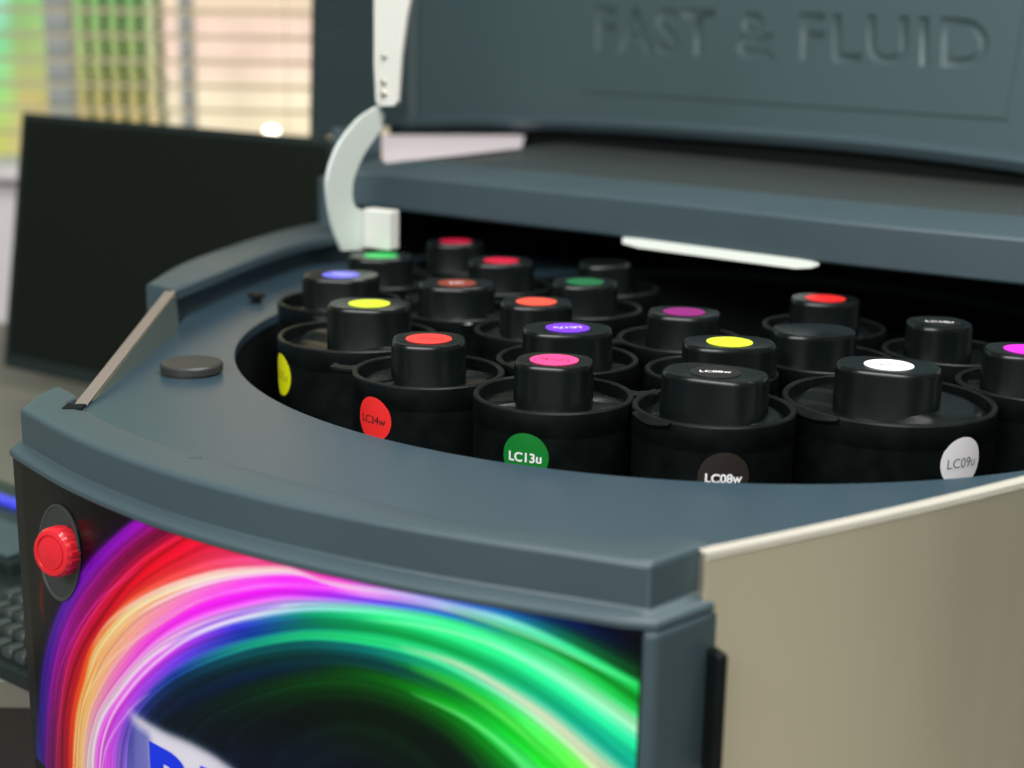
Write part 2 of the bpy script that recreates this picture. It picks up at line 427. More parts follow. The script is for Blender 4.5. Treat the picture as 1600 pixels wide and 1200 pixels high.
# match inner samples to outer ones
n_o = len(tr_out)
inn = [tr_in[0], tr_in[1]] + inner + tr_in[-2:]
rows = []
H1, H2 = -0.086, -0.104
o_led = offs(tr_out, 0.034)
for i in range(n_o):
    a, b_, l = inn[i], tr_out[i], o_led[i]
    rows.append([(a.x, a.y, -0.02), (a.x, a.y, 0.004), (a.x*.8+b_.x*.2, a.y*.8+b_.y*.2, 0.010), (b_.x*.94+a.x*.06, b_.y*.94+a.y*.06, 0.010),
                 (b_.x, b_.y, 0.002), (b_.x*1.0, b_.y*1.0, H1), (l.x*.94+b_.x*.06, l.y*.94+b_.y*.06, H2+.006), (l.x, l.y, H2), (l.x, l.y, H2-.012), (b_.x, b_.y, H2-.012)])
bm = bmesh.new(); sweep(bm, rows)
part('front_trim', bm, SLATE, angle=28, b=0.0012, seg=2)

# --- front graphic panel
led_z = H2-0.013
topline = offs(tr_out, 0.026)[2:-2]
P2 = np.array([(p.x, p.y) for p in topline])
sl = np.r_[0, np.cumsum(np.linalg.norm(np.diff(P2, axis=0), axis=1))]
# the panel stops where the corner post begins
def panel_st(px, py):
    d = ray(px, py)
    best = None
    for i in range(len(P2)-1):
        ax, ay = P2[i]; bx, by = P2[i+1]; ex_, ey_ = bx-ax, by-ay
        # eye(0,0)+ t*(dx,dy) = a + k*e
        det = d.x*(-ey_) + d.y*ex_
        if abs(det) < 1e-12: continue
        t = (ax*(-ey_) + ay*ex_)/det
        k = (d.x*ay - d.y*ax)/det
        if t > 0 and ((0 <= k <= 1) or (i == 0 and k < 0) or (i == len(P2)-2 and k > 1)):
            s = sl[i] + k*(sl[i+1]-sl[i]); z = 1 + d.z*t
            if best is None or t < best[2]: best = (s, z, t)
    return best[:2] if best else None
s_end = panel_st(1001, 1000)[0]
NSX, NTZ = 620, 420
z_bot = -0.96
sg = np.linspace(0, s_end, NSX); zg = np.linspace(led_z, z_bot, NTZ)
# artwork: a fan of curves, each with its own run of printed colours
ART = [
 ([(48,1330),(50,1200),(54,1110),(60,1026),(82,954),(120,885),(165,838),(215,802),(300,765),(500,780),(700,840),(850,880),(1010,930)],
  [(12,12,22),(12,14,20),(20,10,30),(30,8,30),(12,12,14),(10,10,20),(8,8,20)]),
 ([(60,1330),(60,1200),(65,1110),(75,1030),(97,958),(138,890),(188,838),(240,803),(330,785),(500,810),(700,870),(850,905),(1010,960)],
  [(38,24,110),(52,28,130),(100,22,165),(165,10,190),(120,8,95),(160,10,90),(60,50,200),(8,12,30)]),
 ([(78,1330),(80,1200),(84,1110),(96,1030),(120,965),(165,903),(225,848),(300,810),(400,812),(520,850),(700,895),(850,925),(1010,975)],
  [(120,20,110),(140,15,120),(185,12,160),(150,14,90),(130,12,70),(230,20,80),(120,70,230),(20,40,120),(6,10,24)]),
 ([(104,1330),(99,1200),(103,1110),(122,1035),(156,975),(210,905),(270,858),(330,828),(420,840),(520,880),(700,925),(850,955),(1010,1010)],
  [(150,22,62),(165,18,62),(200,18,55),(238,18,50),(250,30,80),(255,60,160),(90,70,240),(10,40,110),(4,8,18)]),
 ([(116,1330),(112,1200),(116,1120),(129,1065),(146,1008),(193,952),(247,922),(300,903),(360,891),(450,886),(512,903),(625,920),(715,940),(805,965),(895,1004),(1010,1066)],
  [(225,60,55),(235,60,40),(248,90,45),(255,110,60),(255,90,90),(255,90,150),(255,80,215),(120,90,245),(40,120,190),(20,110,70),(12,70,30)]),
 ([(120,1330),(116,1200),(121,1120),(134,1067),(152,1012),(198,957),(251,927),(304,908),(362,896),(450,892),(512,912),(625,928),(715,949),(805,973),(895,1014),(1010,1076)],
  [(255,180,130),(255,180,110),(255,190,120),(255,215,150),(255,232,205),(255,225,222),(255,200,240),(190,190,250),(150,235,225),(70,235,150),(40,215,95)]),
 ([(130,1330),(126,1200),(132,1120),(148,1072),(175,1025),(222,975),(272,945),(330,922),(400,907),(480,905),(560,928),(650,944),(740,968),(830,1002),(920,1048),(1010,1106)],
  [(255,205,160),(250,190,130),(248,185,115),(252,165,150),(255,110,210),(255,65,245),(245,70,250),(150,90,250),(40,190,130),(24,160,60),(16,120,36)]),
 ([(140,1330),(134,1200),(145,1130),(166,1085),(200,1040),(245,993),(300,958),(360,938),(430,924),(500,928),(580,938),(670,950),(760,976),(850,1012),(920,1056),(1010,1118)],
  [(248,215,195),(240,200,190),(248,150,200),(255,85,235),(250,55,245),(225,50,245),(130,70,248),(50,80,240),(40,200,120),(50,225,105),(40,205,90)]),
 ([(148,1330),(142,1200),(153,1130),(182,1082),(222,1035),(268,1002),(330,977),(390,962),(480,950),(580,953),(650,962),(715,976),(785,1002),(850,1036),(920,1082),(1010,1146)],
  [(245,228,220),(240,220,225),(248,215,235),(250,205,245),(215,200,250),(170,220,235),(120,250,190),(80,255,150),(90,255,160),(150,250,185),(180,245,195)]),
 ([(160,1330),(153,1200),(164,1138),(192,1092),(228,1050),(275,1014),(335,988),(400,972),(485,960),(580,964),(650,978),(720,998),(790,1026),(850,1060),(920,1108),(1010,1175)],
  [(230,120,220),(232,110,225),(240,80,240),(215,70,240),(70,70,215),(20,150,110),(50,230,130),(60,240,140),(60,245,150),(60,245,165),(50,235,165)]),
 ([(175,1330),(168,1200),(178,1145),(204,1100),(242,1060),(290,1025),(350,1002),(420,986),(490,978),(580,984),(670,1004),(750,1036),(830,1078),(900,1126),(1010,1212)],
  [(200,90,210),(215,90,220),(180,80,220),(110,70,220),(25,60,140),(10,110,90),(14,150,80),(20,165,90),(20,170,120),(20,165,140),(20,160,135)]),
 ([(185,1330),(190,1200),(198,1145),(216,1107),(255,1068),(300,1041),(360,1017),(420,1002),(490,994),(580,1003),(670,1025),(760,1066),(850,1120),(931,1192),(1010,1262)],
  [(150,120,215),(160,120,225),(120,90,215),(40,80,165),(40,165,150),(50,215,140),(60,240,140),(70,245,160),(150,240,200),(205,238,205),(228,238,198),(236,240,190)]),
 ([(205,1330),(205,1200),(208,1150),(222,1112),(262,1074),(307,1048),(366,1025),(425,1010),(495,1004),(583,1014),(670,1038),(755,1082),(835,1138),(900,1194),(960,1275)],
  [(110,110,200),(110,110,195),(50,50,120),(8,50,80),(8,80,90),(10,90,90),(15,110,110),(20,150,110),(30,190,90),(90,245,110),(110,250,90),(105,250,80)]),
 ([(240,1330),(235,1200),(230,1160),(240,1128),(280,1090),(325,1066),(380,1047),(440,1034),(510,1030),(590,1040),(670,1066),(745,1105),(810,1156),(860,1204),(925,1290)],
  [(80,85,165),(70,70,140),(12,30,60),(5,38,52),(6,52,50),(8,60,60),(10,70,70),(12,110,45),(20,190,50),(50,225,60),(50,230,60)]),
 ([(290,1330),(280,1200),(262,1155),(272,1132),(302,1107),(350,1088),(400,1070),(460,1056),(530,1050),(600,1060),(670,1086),(735,1120),(795,1168),(835,1210),(890,1300)],
  [(14,24,50),(12,20,45),(6,24,40),(5,38,34),(10,52,28),(14,72,28),(16,110,30),(24,180,50),(60,235,100),(110,255,140),(110,255,140)]),
 ([(330,1330),(310,1200),(300,1160),(310,1140),(335,1118),(375,1100),(420,1084),(475,1070),(535,1066),(598,1076),(660,1100),(720,1134),(775,1180),(815,1220),(870,1310)],
  [(12,22,45),(10,20,40),(7,24,34),(7,40,28),(10,60,22),(12,72,24),(12,85,24),(12,110,30),(16,120,40),(20,110,45)]),
 ([(430,1330),(410,1200),(400,1168),(412,1150),(435,1132),(465,1118),(500,1106),(545,1104),(595,1112),(640,1130),(690,1162),(725,1205),(760,1300)],
  [(12,18,34),(10,18,28),(8,22,20),(9,34,18),(8,34,16),(10,30,24),(13,26,34)]),
 ([(540,1345),(530,1300),(528,1270),(532,1255),(540,1248),(548,1245),(556,1246),(562,1252),(568,1262),(572,1280),(575,1310)],
  [(14,20,34),(12,18,34),(14,20,34)]),
]
def st_path(pts, n):
    q = catmull([(a, b_, 0) for a, b_ in pts], n)
    return np.array([panel_st(a, b_) for a, b_, _ in q])
NP = 420
curves = [st_path(c, NP) for c, _ in ART]
cols = []
for c, cc in ART:
    cc = np.array([srgb(*x)[:3] for x in cc])**(1/2.2); u = np.linspace(0, 1, len(cc)); uu = np.linspace(0, 1, NP)
    cols.append(np.c_[[np.interp(uu, u, cc[:, k]) for k in range(3)]].T)
acc = np.zeros((NTZ, NSX, 3)); wgt = np.zeros((NTZ, NSX))
def splat(s, z, c, wg=1.0):
    i = np.round((s-sg[0])/(sg[1]-sg[0])).astype(int); j = np.round((z-zg[0])/(zg[1]-zg[0])).astype(int)
    ok = (i >= 0) & (i < NSX) & (j >= 0) & (j < NTZ)
    np.add.at(acc, (j[ok], i[ok]), c[ok]*wg); np.add.at(wgt, (j[ok], i[ok]), wg)
NQ = 60
NZ1 = 1 + 0.13*rng.standard_normal(400)
uu_f = np.linspace(0, 1, 1700)
def up(a): return np.c_[[np.interp(uu_f, np.linspace(0, 1, NP), a[:, k]) for k in range(a.shape[1])]].T
fine = 0
for k in range(len(curves)-1):
    A, B, CA, CB = up(curves[k]), up(curves[k+1]), up(cols[k]), up(cols[k+1])
    for r in np.linspace(0, 1, NQ):
        e = r*r*(3-2*r)
        fil = float(np.interp((k+r)*9.0, np.arange(len(NZ1)), NZ1))
        P = A*(1-r)+B*r; c = (CA*(1-e)+CB*e)*fil
        splat(P[:, 0], P[:, 1], c)
# fill holes: outward background then inward diffusion
img = np.where(wgt[..., None] > 0, acc/np.maximum(wgt, 1)[..., None], 0); have = wgt > 0
bgc = np.array(srgb(13, 15, 17)[:3])**(1/2.2)
for _ in range(14):
    nb = np.zeros_like(img); nw = np.zeros(have.shape)
    for dy, dx in ((0,1),(0,-1),(1,0),(-1,0)):
        sh = np.roll(have, (dy, dx), (0, 1)); si = np.roll(img, (dy, dx), (0, 1))
        nb += si*sh[..., None]; nw += sh
    fillm = (~have) & (nw > 1)
    img[fillm] = (nb[fillm]/nw[fillm][:, None]); have |= fillm
img[~have] = bgc
SG, ZG = np.meshgrid(sg, zg)
def stroke(pts, col, wid, strength, n=140, taper=True):
    global img
    P = st_path(pts, n); c = np.array(srgb(*col)[:3])**(1/2.2)
    best = np.full(SG.shape, 1e9); par = np.zeros(SG.shape)
    m = (SG > P[:, 0].min()-wid*4) & (SG < P[:, 0].max()+wid*4) & (ZG > P[:, 1].min()-wid*4) & (ZG < P[:, 1].max()+wid*4)
    ss, zz = SG[m], ZG[m]; bb = best[m]; pp = par[m]
    for i, (a, b_) in enumerate(P):
        d = (ss-a)**2+(zz-b_)**2; k = d < bb; bb[k] = d[k]; pp[k] = i/(n-1)
    al = strength*np.exp(-bb/(2*wid*wid))
    if taper: al *= np.clip(np.sin(np.pi*np.clip(pp, 0.001, 0.999)), 0, 1)**0.5
    img[m] = img[m]*(1-al[:, None]) + c*al[:, None]
X = 1/830
stroke([(84,1118),(90,1062),(103,1020),(126,975),(159,933),(192,908),(230,880)], (235,70,180), 1.6*X, .8)
stroke([(108,1330),(114,1200),(120,1140),(132,1095),(159,1047),(192,1014),(240,981),(300,945),(350,928)], (255,225,190), 2.0*X, .85)
stroke([(143,1012),(165,978),(200,948),(250,921),(310,901),(370,890),(480,886)], (255,238,222), 3.2*X, .85)
stroke([(150,1330),(160,1200),(172,1155),(205,1107),(235,1082)], (235,190,250), 2.0*X, .8)
stroke([(70,1200),(74,1110),(88,1030),(112,965)], (150,30,200), 3*X, .5)
stroke([(230,1020),(290,990),(360,965),(450,945)], (250,150,250), 3*X, .5)
stroke([(340,930),(420,916),(520,920),(600,932)], (255,190,255), 3.5*X, .6)
stroke([(600,938),(700,958),(800,998),(900,1052),(1000,1118)], (30,110,60), 4*X, .35)
stroke([(620,1010),(720,1040),(820,1098),(900,1160),(960,1225)], (240,235,200), 4.0*X, .75)
stroke([(640,1040),(720,1075),(800,1130),(870,1195)], (150,255,120), 6*X, .5)
stroke([(760,1000),(850,1050),(930,1105),(1000,1160)], (170,255,210), 4*X, .45)
for q, cc_, wd, st_ in (([(90,1330),(88,1200),(94,1110),(108,1032),(138,970),(190,905),(260,850),(330,820)], (255,90,120), 1.3, .6),
    ([(122,1330),(118,1190),(126,1110),(140,1062),(170,1008),(230,948),(300,915)], (255,120,60), 1.6, .6),
    ([(158,1330),(156,1200),(168,1135),(196,1086),(240,1038),(300,995),(380,965),(470,945)], (255,255,255), 1.8, .75),
    ([(250,985),(320,948),(400,925),(480,918),(560,930)], (255,40,255), 4, .6),
    ([(260,1010),(320,978),(380,958),(440,946)], (60,40,220), 2.4, .4),
    ([(420,985),(500,975),(600,985),(700,1012),(800,1055),(900,1122),(980,1190)], (10,120,60), 3.0, .5),
    ([(560,968),(660,978),(760,1004),(860,1052),(960,1118)], (200,255,215), 1.6, .6),
    ([(700,950),(800,985),(900,1032),(1000,1085)], (10,90,30), 4, .6),
    ([(520,925),(620,938),(720,958),(820,992),(920,1035),(1000,1072)], (190,255,210), 2.2, .6),
    ([(600,1030),(700,1062),(790,1115),(860,1180)], (30,160,30), 3, .5),
    ([(640,1082),(720,1118),(790,1168),(830,1215)], (160,255,170), 2.2, .6),
    ([(260,1120),(330,1080),(420,1050),(520,1040)], (10,30,90), 10, .45)):
    stroke(q, cc_, max(wd, 2.3)*X, st_, n=420)
stroke([(68,890),(64,940),(70,975)], (110,0,10), 9*X, .75)
stroke([(280,1230),(400,1190),(560,1180)], (16,34,70), 40*X, .35)
# lilac halo round the big lettering
HP = st_path([(150,1075),(186,1097),(215,1119),(255,1142),(300,1162),(345,1188),(385,1225),(420,1300)], 120)
o_ = np.argsort(HP[:, 0]); dz = np.interp(SG, HP[o_, 0], HP[o_, 1]) - ZG
sL = panel_st(207, 1150)[0]; sR = panel_st(236, 1180)[0]
m1 = 1/(1+np.exp(-dz/0.006)) / (1+np.exp(-(SG-sL)/0.010)); far_ = 1/(1+np.exp((SG-sR)/0.006)) * np.clip((dz-0.012)/0.03, 0, 1)
fadeR = 1/(1+np.exp((SG-panel_st(420, 1230)[0])/0.05))
lil = np.array(srgb(122, 122, 192)[:3])**(1/2.2); whi = np.array(srgb(238, 230, 242)[:3])**(1/2.2)
cH = whi*(1-far_[..., None]) + lil*far_[..., None]
al = (0.95*m1*fadeR)[..., None]; img = img*(1-al) + cH*al
lum_ = img.mean(-1, keepdims=True); img = lum_ + (img-lum_)*1.07
img = np.clip(img, 0, 1); img = np.where(img < .5, .5*(img/.5)**1.22, 1-.5*((1-img)/.5)**1.05)
img = np.clip(img, 0, 1)**2.2
px_, py_ = np.interp(sg, sl, P2[:, 0]), np.interp(sg, sl, P2[:, 1])
co = np.zeros((NTZ, NSX, 3)); co[..., 0] = px_[None]*S - root.location.x; co[..., 1] = py_[None]*S - root.location.y
co[..., 2] = (zg*S + Z0)[:, None]
me = bpy.data.meshes.new('graphic_panel')
me.vertices.add(NTZ*NSX); me.vertices.foreach_set('co', co.reshape(-1))
idx = np.arange(NTZ*NSX).reshape(NTZ, NSX)
qd = np.stack([idx[:-1, :-1], idx[1:, :-1], idx[1:, 1:], idx[:-1, 1:]], -1).reshape(-1, 4)
me.loops.add(qd.size); me.loops.foreach_set('vertex_index', qd.reshape(-1))
me.polygons.add(len(qd)); me.polygons.foreach_set('loop_start', np.arange(0, qd.size, 4)); me.polygons.foreach_set('loop_total', np.full(len(qd), 4))
me.update(); me.validate()
ca = me.color_attributes.new('print', 'FLOAT_COLOR', 'POINT')
ca.data.foreach_set('color', np.concatenate([img, np.ones((NTZ, NSX, 1))], -1).reshape(-1))
PRINT = mat('printed_film', (1, 1, 1), 0.28, spec=0.22, bump=0.03, bscale=300)
at_ = PRINT.node_tree.nodes.new('ShaderNodeVertexColor'); at_.layer_name = 'print'
PRINT.node_tree.links.new(at_.outputs[0], PRINT.node_tree.nodes['Principled BSDF'].inputs['Base Color'])
gp = link('graphic_panel', me, root, PRINT)
# backing of the film, so that the panel has thickness, and the rest of the body front
bm = bmesh.new()
back = offs(topline, -0.02)
kk = [i for i in range(len(topline)) if sl[i] <= s_end+0.03]
rows = [[(topline[i].x*.999+back[i].x*.001, topline[i].y, z_bot-0.001) if False else (offs(topline, -0.003)[i].x, offs(topline, -0.003)[i].y, led_z), (offs(topline, -0.003)[i].x, offs(topline, -0.003)[i].y, -3.1),
         (back[i].x, back[i].y, -3.1), (back[i].x, back[i].y, led_z)] for i in kk]
sweep(bm, rows, closed_u=True); part('front_backing', bm, BLACK)
# big blue letters at the bottom of the print
BLUEM = mat('blue_print', srgb(8, 50, 235), 0.3)
def st_world(s, z, off=0.0):
    i = min(max(np.searchsorted(sl, s)-1, 0), len(P2)-2); k = (s-sl[i])/(sl[i+1]-sl[i])
    p = P2[i]*(1-k)+P2[i+1]*k; t = (P2[i+1]-P2[i]); t = t/np.linalg.norm(t)
    return Vector((p[0]+t[1]*off, p[1]-t[0]*off, z))
tm, lo, hi = text_mesh('RE', 0.035)
s0, z1 = panel_st(234, 1157); s1, _ = panel_st(384, 1215)
for v in tm.vertices:
    f = (v.co.x-lo[0])/(hi[0]-lo[0]); g = (v.co.y-lo[1])/(hi[1]-lo[1])
    p = st_world(s0+f*(s1-s0), z1-0.20*(1-g), 0.0025); v.co = W(p)-Vector(root.location)
link('lettering', tm, gp, BLUEM, smooth=False)
gp_l = gp.children[0] if gp.children else None

# --- corner post (right of the print)
pe = st_world(s_end, 0); ledc = offs(tr_out, 0.028)
pc = ledc[-3]; pr = ledc[-1] + Rdir*0.008
bm = bmesh.new()
post = [pe + (pc-pe)*0.0, pc, pr, pr + VV*0.15, pe + VV*0.15]
post = [Vector((p.x, p.y, led_z)) for p in post]
post[1] = post[1] + Vector((0, -0.012, 0)) ; post[0] = post[0] + Vector((0, -0.008, 0))
prism(bm, post, Vector((0, 0, -3.0))); part('corner_post', bm, SLATE, smooth=False, b=0.003, seg=3)

# --- steel side panels with their metal edge rails
def side_panel(base, zs, outdir, thick, wtop, rail=None):
    bm = bmesh.new(); rows = []
    for p, z in zip(base, zs):
        o1 = p + outdir*thick
        rows.append([(p.x, p.y, z-0.012), (o1.x, o1.y, z-0.012), (o1.x, o1.y, -3.15), (p.x, p.y, -3.15)])
    sweep(bm, rows, closed_u=True)
    vs = list(bm.verts); bm.verts.ensure_lookup_table(); bm.faces.new([bm.verts[i] for i in (0, 1, 2, 3)]); bm.faces.new([bm.verts[-4+i] for i in (3, 2, 1, 0)])
    sp_ = part('side_panel', bm, STEEL, b=0.001)
    bm = bmesh.new(); rows = []
    for p, z in zip(base, zs):
        a = p - outdir*0.004; b_ = p + outdir*wtop
        rows.append([(a.x, a.y, z-0.03 if z < 0.02 else z-0.05), (a.x, a.y, z), (b_.x, b_.y, z), (b_.x, b_.y, z-0.0105), (p.x+outdir.x*(thick+.002), p.y+outdir.y*(thick+.002), z-0.0105), (a.x+outdir.x*.003, a.y+outdir.y*.003, z-0.0105)][1:5])
    sweep(bm, rows, closed_u=True)
    bm.verts.ensure_lookup_table(); bm.faces.new([bm.verts[i] for i in (0, 1, 2, 3)]); bm.faces.new([bm.verts[-4+i] for i in (3, 2, 1, 0)])
    er = part('edge_rail', bm, rail or RAIL, b=0.0014, seg=3)
    er.parent = sp_
    return sp_
outR = Vector((Rdir.y, -Rdir.x, 0))
rz = lambda t: 0.004+0.035*t+0.03*t*t
rp = [corner + Rdir*t + outR*0.0 for t in np.linspace(0.0, 1.7, 18)]
side_panel(rp, [rz(t) for t in np.linspace(0.0, 1.7, 18)], outR, 0.026, 0.027)
outL = Vector((-Ltop_dir.y, Ltop_dir.x, 0))
LT0, LT1 = at(133, 634, 0.004), at(273, 455, 0.125)
ldir = Vector((LT1.x-LT0.x, LT1.y-LT0.y, 0)); 
lp_ = [Vector((LT0.x, LT0.y, 0)) + ldir*t for t in np.linspace(0, 1.0, 14)]
outL = Vector((-ldir.y, ldir.x, 0)).normalized()
side_panel(lp_, [0.004+0.121*t for t in np.linspace(0, 1, 14)], outL, 0.030, 0.031, BARM)
# inside skirt of the left rail (grey-green face down to the deck)
bm = bmesh.new(); rows = []
for t, p in zip(np.linspace(0, 1, 14), lp_):
    z = 0.004+0.121*t - 0.011
    rows.append([(p.x+.002, p.y, max(z, -.005)), (p.x+.012, p.y, -0.02), (p.x-.01, p.y, -0.02)])
sweep(bm, rows, closed_u=True); part('rail_skirt', bm, mat('skirt_grey', (0.10, 0.125, 0.11), 0.4))
# notch where the left rail meets the trim
nk = at(121, 635, 0.008); bm = bmesh.new(); box(bm, nk.x-.03, nk.x+.02, nk.y-.035, nk.y+.01, 0.006, 0.0125); part('rail_notch', bm, DARK, smooth=False)

# --- rear left raised rim
ro = V3(catmull([at(*q, .12) for q in [(228,442),(280,411),(360,382),(440,358),(512,344),(580,338)]], 30))
ri = V3(catmull([at(*q, .12) for q in [(272,452),(340,425),(400,401),(460,381),(516,368),(585,362)]], 30))
rows = []
for a, b_ in zip(ro, ri):
    m_ = a*.1+b_*.9
    rows.append([(a.x, a.y, -0.6), (a.x, a.y, 0.11), (a.x*.9+b_.x*.1, a.y*.9+b_.y*.1, 0.12), (m_.x, m_.y, 0.12), (b_.x, b_.y, 0.112), (b_.x, b_.y, 0.08), (b_.x+.02*0-.03, b_.y+.05, 0.07), (b_.x-.03, b_.y+.07, -0.01)])
bm = bmesh.new(); sweep(bm, rows)
bm.verts.ensure_lookup_table(); bm.faces.new([bm.verts[i] for i in range(8)])
part('rear_rim', bm, SLATE, angle=25, b=0.001)

# --- bridge over the rear canisters
bb = V3(catmull([at(*q, .24) for q in [(515,322),(576,325),(640,332),(800,352),(960,371),(1272,411),(1600,448),(1900,480)]], 60))
rows = []
vb = VV
for i, p in enumerate(bb):
    q1 = p + vb*0.02; q2 = p + vb*0.30; 
    rows.append([(p.x+vb.x*.10, p.y+vb.y*.10, 0.245), (p.x+vb.x*.012, p.y+vb.y*.012, 0.24), (p.x, p.y, 0.248), (p.x, p.y, 0.378), (p.x+vb.x*.006, p.y+vb.y*.006, 0.386),
                 (p.x+vb.x*.30, p.y+vb.y*.30, 0.408), (p.x+vb.x*.36, p.y+vb.y*.36, 0.405), (p.x+vb.x*.36, p.y+vb.y*.36, 0.38), (p.x+vb.x*.12, p.y+vb.y*.12, 0.27)])
bm = bmesh.new(); sweep(bm, rows, closed_u=True)
bm.verts.ensure_lookup_table(); bm.faces.new([bm.verts[i] for i in range(9)]); bm.faces.new([bm.verts[-1-i] for i in range(9)])
bridge = part('bridge', bm, SLATE, angle=20, b=0.0015)
# housing top behind the bridge and its walls
rows = []
for p in bb:
    rows.append([(p.x+vb.x*.362, p.y+vb.y*.362, 0.398), (p.x+vb.x*.8, p.y+vb.y*.8, 0.395), (p.x+vb.x*1.6, p.y+vb.y*1.6, 0.39), (p.x+vb.x*2.1, p.y+vb.y*2.1, 0.385),
                 (p.x+vb.x*2.1, p.y+vb.y*2.1, -3.1), (p.x+vb.x*2.06, p.y+vb.y*2.06, -3.1), (p.x+vb.x*2.06, p.y+vb.y*2.06, 0.36), (p.x+vb.x*.362, p.y+vb.y*.362, 0.37)])
bm = bmesh.new(); sweep(bm, rows, closed_u=True)
bm.verts.ensure_lookup_table(); bm.faces.new([bm.verts[i] for i in range(8)]); bm.faces.new([bm.verts[-1-i] for i in range(8)])
part('rear_housing', bm, HOUS, angle=30)
# dark back wall under the bridge
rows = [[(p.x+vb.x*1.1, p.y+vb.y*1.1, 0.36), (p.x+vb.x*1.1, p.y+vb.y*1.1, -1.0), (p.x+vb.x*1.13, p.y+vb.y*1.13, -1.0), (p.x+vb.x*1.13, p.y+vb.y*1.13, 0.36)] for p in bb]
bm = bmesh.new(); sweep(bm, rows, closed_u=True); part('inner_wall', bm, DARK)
# end cap left of the arm
e0 = at(497, 345, .12); e0.z = -.3; e1 = e0 + U*0.06
bm = bmesh.new(); prism(bm, [e0, e1, e1+VV*1.5, e0+VV*1.5], Vector((0, 0, 0.613))); part('end_cap', bm, SLATE, smooth=False, b=.004)
w0 = bb[0] + VV*0.13
bm = bmesh.new(); prism(bm, [Vector((q_.x, q_.y, -1.0)) for q_ in (w0, w0+U*.03, w0+U*.03+VV*1.0, w0+VV*1.0)], Vector((0, 0, 1.36))); part('inner_side_wall', bm, DARK, smooth=False)
h0 = at_depth(518, 262, 6.45); h1_ = h0 + U*0.045
bm = bmesh.new(); prism(bm, [Vector((q_.x, q_.y, h0.z)) for q_ in (h0, h1_, h1_+VV*.3, h0+VV*.3)], Vector((0, 0, 0.17))); part('hinge_block', bm, SLATE, smooth=False, b=.004)
# pale wedge on the housing: a window reflection modelled as a coloured patch
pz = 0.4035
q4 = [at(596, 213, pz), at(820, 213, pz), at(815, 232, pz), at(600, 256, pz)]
bm = bmesh.new(); prism(bm, q4, Vector((0, 0, 0.006))); part('reflection_patch', bm, PALE, smooth=False, b=.003, seg=3)
# LED light bar under the bridge
def bridge_pt(px, py):
    d = ray(px, py); best = None
    for i in range(len(bb)-1):
        a, b_ = bb[i], bb[i+1]; e = b_-a; det = d.x*(-e.y)+d.y*e.x
        if abs(det) < 1e-12: continue
        t = (a.x*(-e.y)+a.y*e.x)/det; k = (d.x*a.y-d.y*a.x)/det
        if 0 <= k <= 1: return Vector((d.x*t, d.y*t, 1+d.z*t))
l0, l1 = bridge_pt(975, 380), bridge_pt(1270, 412)
steps = 12; rows = []
for i in range(steps+1):
    f = i/steps; p = bridge_pt(975+(1270-975)*f, 380+32*f); x_ = (p.x, p.y)
    taper = 0.0 if 0 < i < steps else 0.014
    f0, f1 = -0.012, 0.05
    zt, zb_ = 0.247-taper*0.2, 0.2165+taper*0.6
    rows.append([(p.x+vb.x*f0, p.y+vb.y*f0, zt), (p.x+vb.x*f0, p.y+vb.y*f0, zb_), (p.x+vb.x*f1, p.y+vb.y*f1, zb_), (p.x+vb.x*f1, p.y+vb.y*f1, zt)])
bm = bmesh.new(); sweep(bm, rows, closed_u=True)
bm.verts.ensure_lookup_table(); bm.faces.new([bm.verts[i] for i in range(4)]); bm.faces.new([bm.verts[-1-i] for i in range(4)])
part('light_bar', bm, emis('led_diffuser', (0.90, 0.96, 0.86), 0.92), parent=root)

# --- open lid
LU = Vector((math.cos(math.radians(-45)), math.sin(math.radians(-45)), 0))
LVh = Vector((-LU.y, LU.x, 0))
LP = Vector((0.27, 7.45, 0.46))
tilt = math.radians(9)
LW = (Vector((0, 0, 1))*math.cos(tilt) + LVh*math.sin(tilt))
LN = LU.cross(LW); 
if LN.y > 0: LN = -LN          # towards the viewer
def lid(px, py): return on_plane(px, py, LP, LN)
def ab(p): d = p-LP; return d.dot(LU), d.dot(LW)
botc = V3(catmull([lid(*q) for q in [(640,190),(680,189),(780,187),(880,188),(1000,193),(1120,201),(1300,214),(1450,229),(1600,248),(1760,272)]], 50))
topR = lid(1760, -260); topL = lid(660, -260)
bm = bmesh.new()
pts = botc + [topR, topL]
prism(bm, [p for p in pts], LN*-0.05)
panel = part('lid_panel_blank', bm, LIDM, smooth=False)
# cutters: shallow rectangle and the lettering
def ab_pt(a, b_, n_=0.0): return LP + LU*a + LW*b_ + LN*n_
cut = []
rc = [lid(*q) for q in ((912,146),(1574,191),(1574,-400),(912,-400))]
rc = [ab(p) for p in rc]; 
rc[0] = (rc[0][0], rc[0][1]); rc[3] = (rc[0][0], 1.4); rc[2] = (rc[1][0], 1.4)
for (pa, pb) in (((rc[0][0], rc[0][1]), (rc[1][0], rc[1][1])), ((rc[1][0], rc[1][1]+.013), (rc[1][0], 1.4))):
    bm = bmesh.new(); g_ = .012
    if pa[0] == pb[0]: qs = [(pa[0]-g_, pa[1]), (pa[0], pa[1]), (pb[0], pb[1]), (pb[0]-g_, pb[1])]
    else: qs = [pa, pb, (pb[0], pb[1]+g_), (pa[0], pa[1]+g_)]
    prism(bm, [ab_pt(a, b_, 0.05) for a, b_ in qs], LN*-0.056); cut.append(part('cutter', bm, LIDM, smooth=False))
tm, lo, hi = text_mesh('FAST & FLUID', 0.026, res=4, space=1.12)
c00, c10, c01 = ab(lid(931, 82)), ab(lid(1546, 109)), ab(lid(931, 9))
c11 = ab(lid(1546, 28))
bm = bmesh.new(); bm.from_mesh(tm); bmesh.ops.remove_doubles(bm, verts=bm.verts, dist=1e-5)
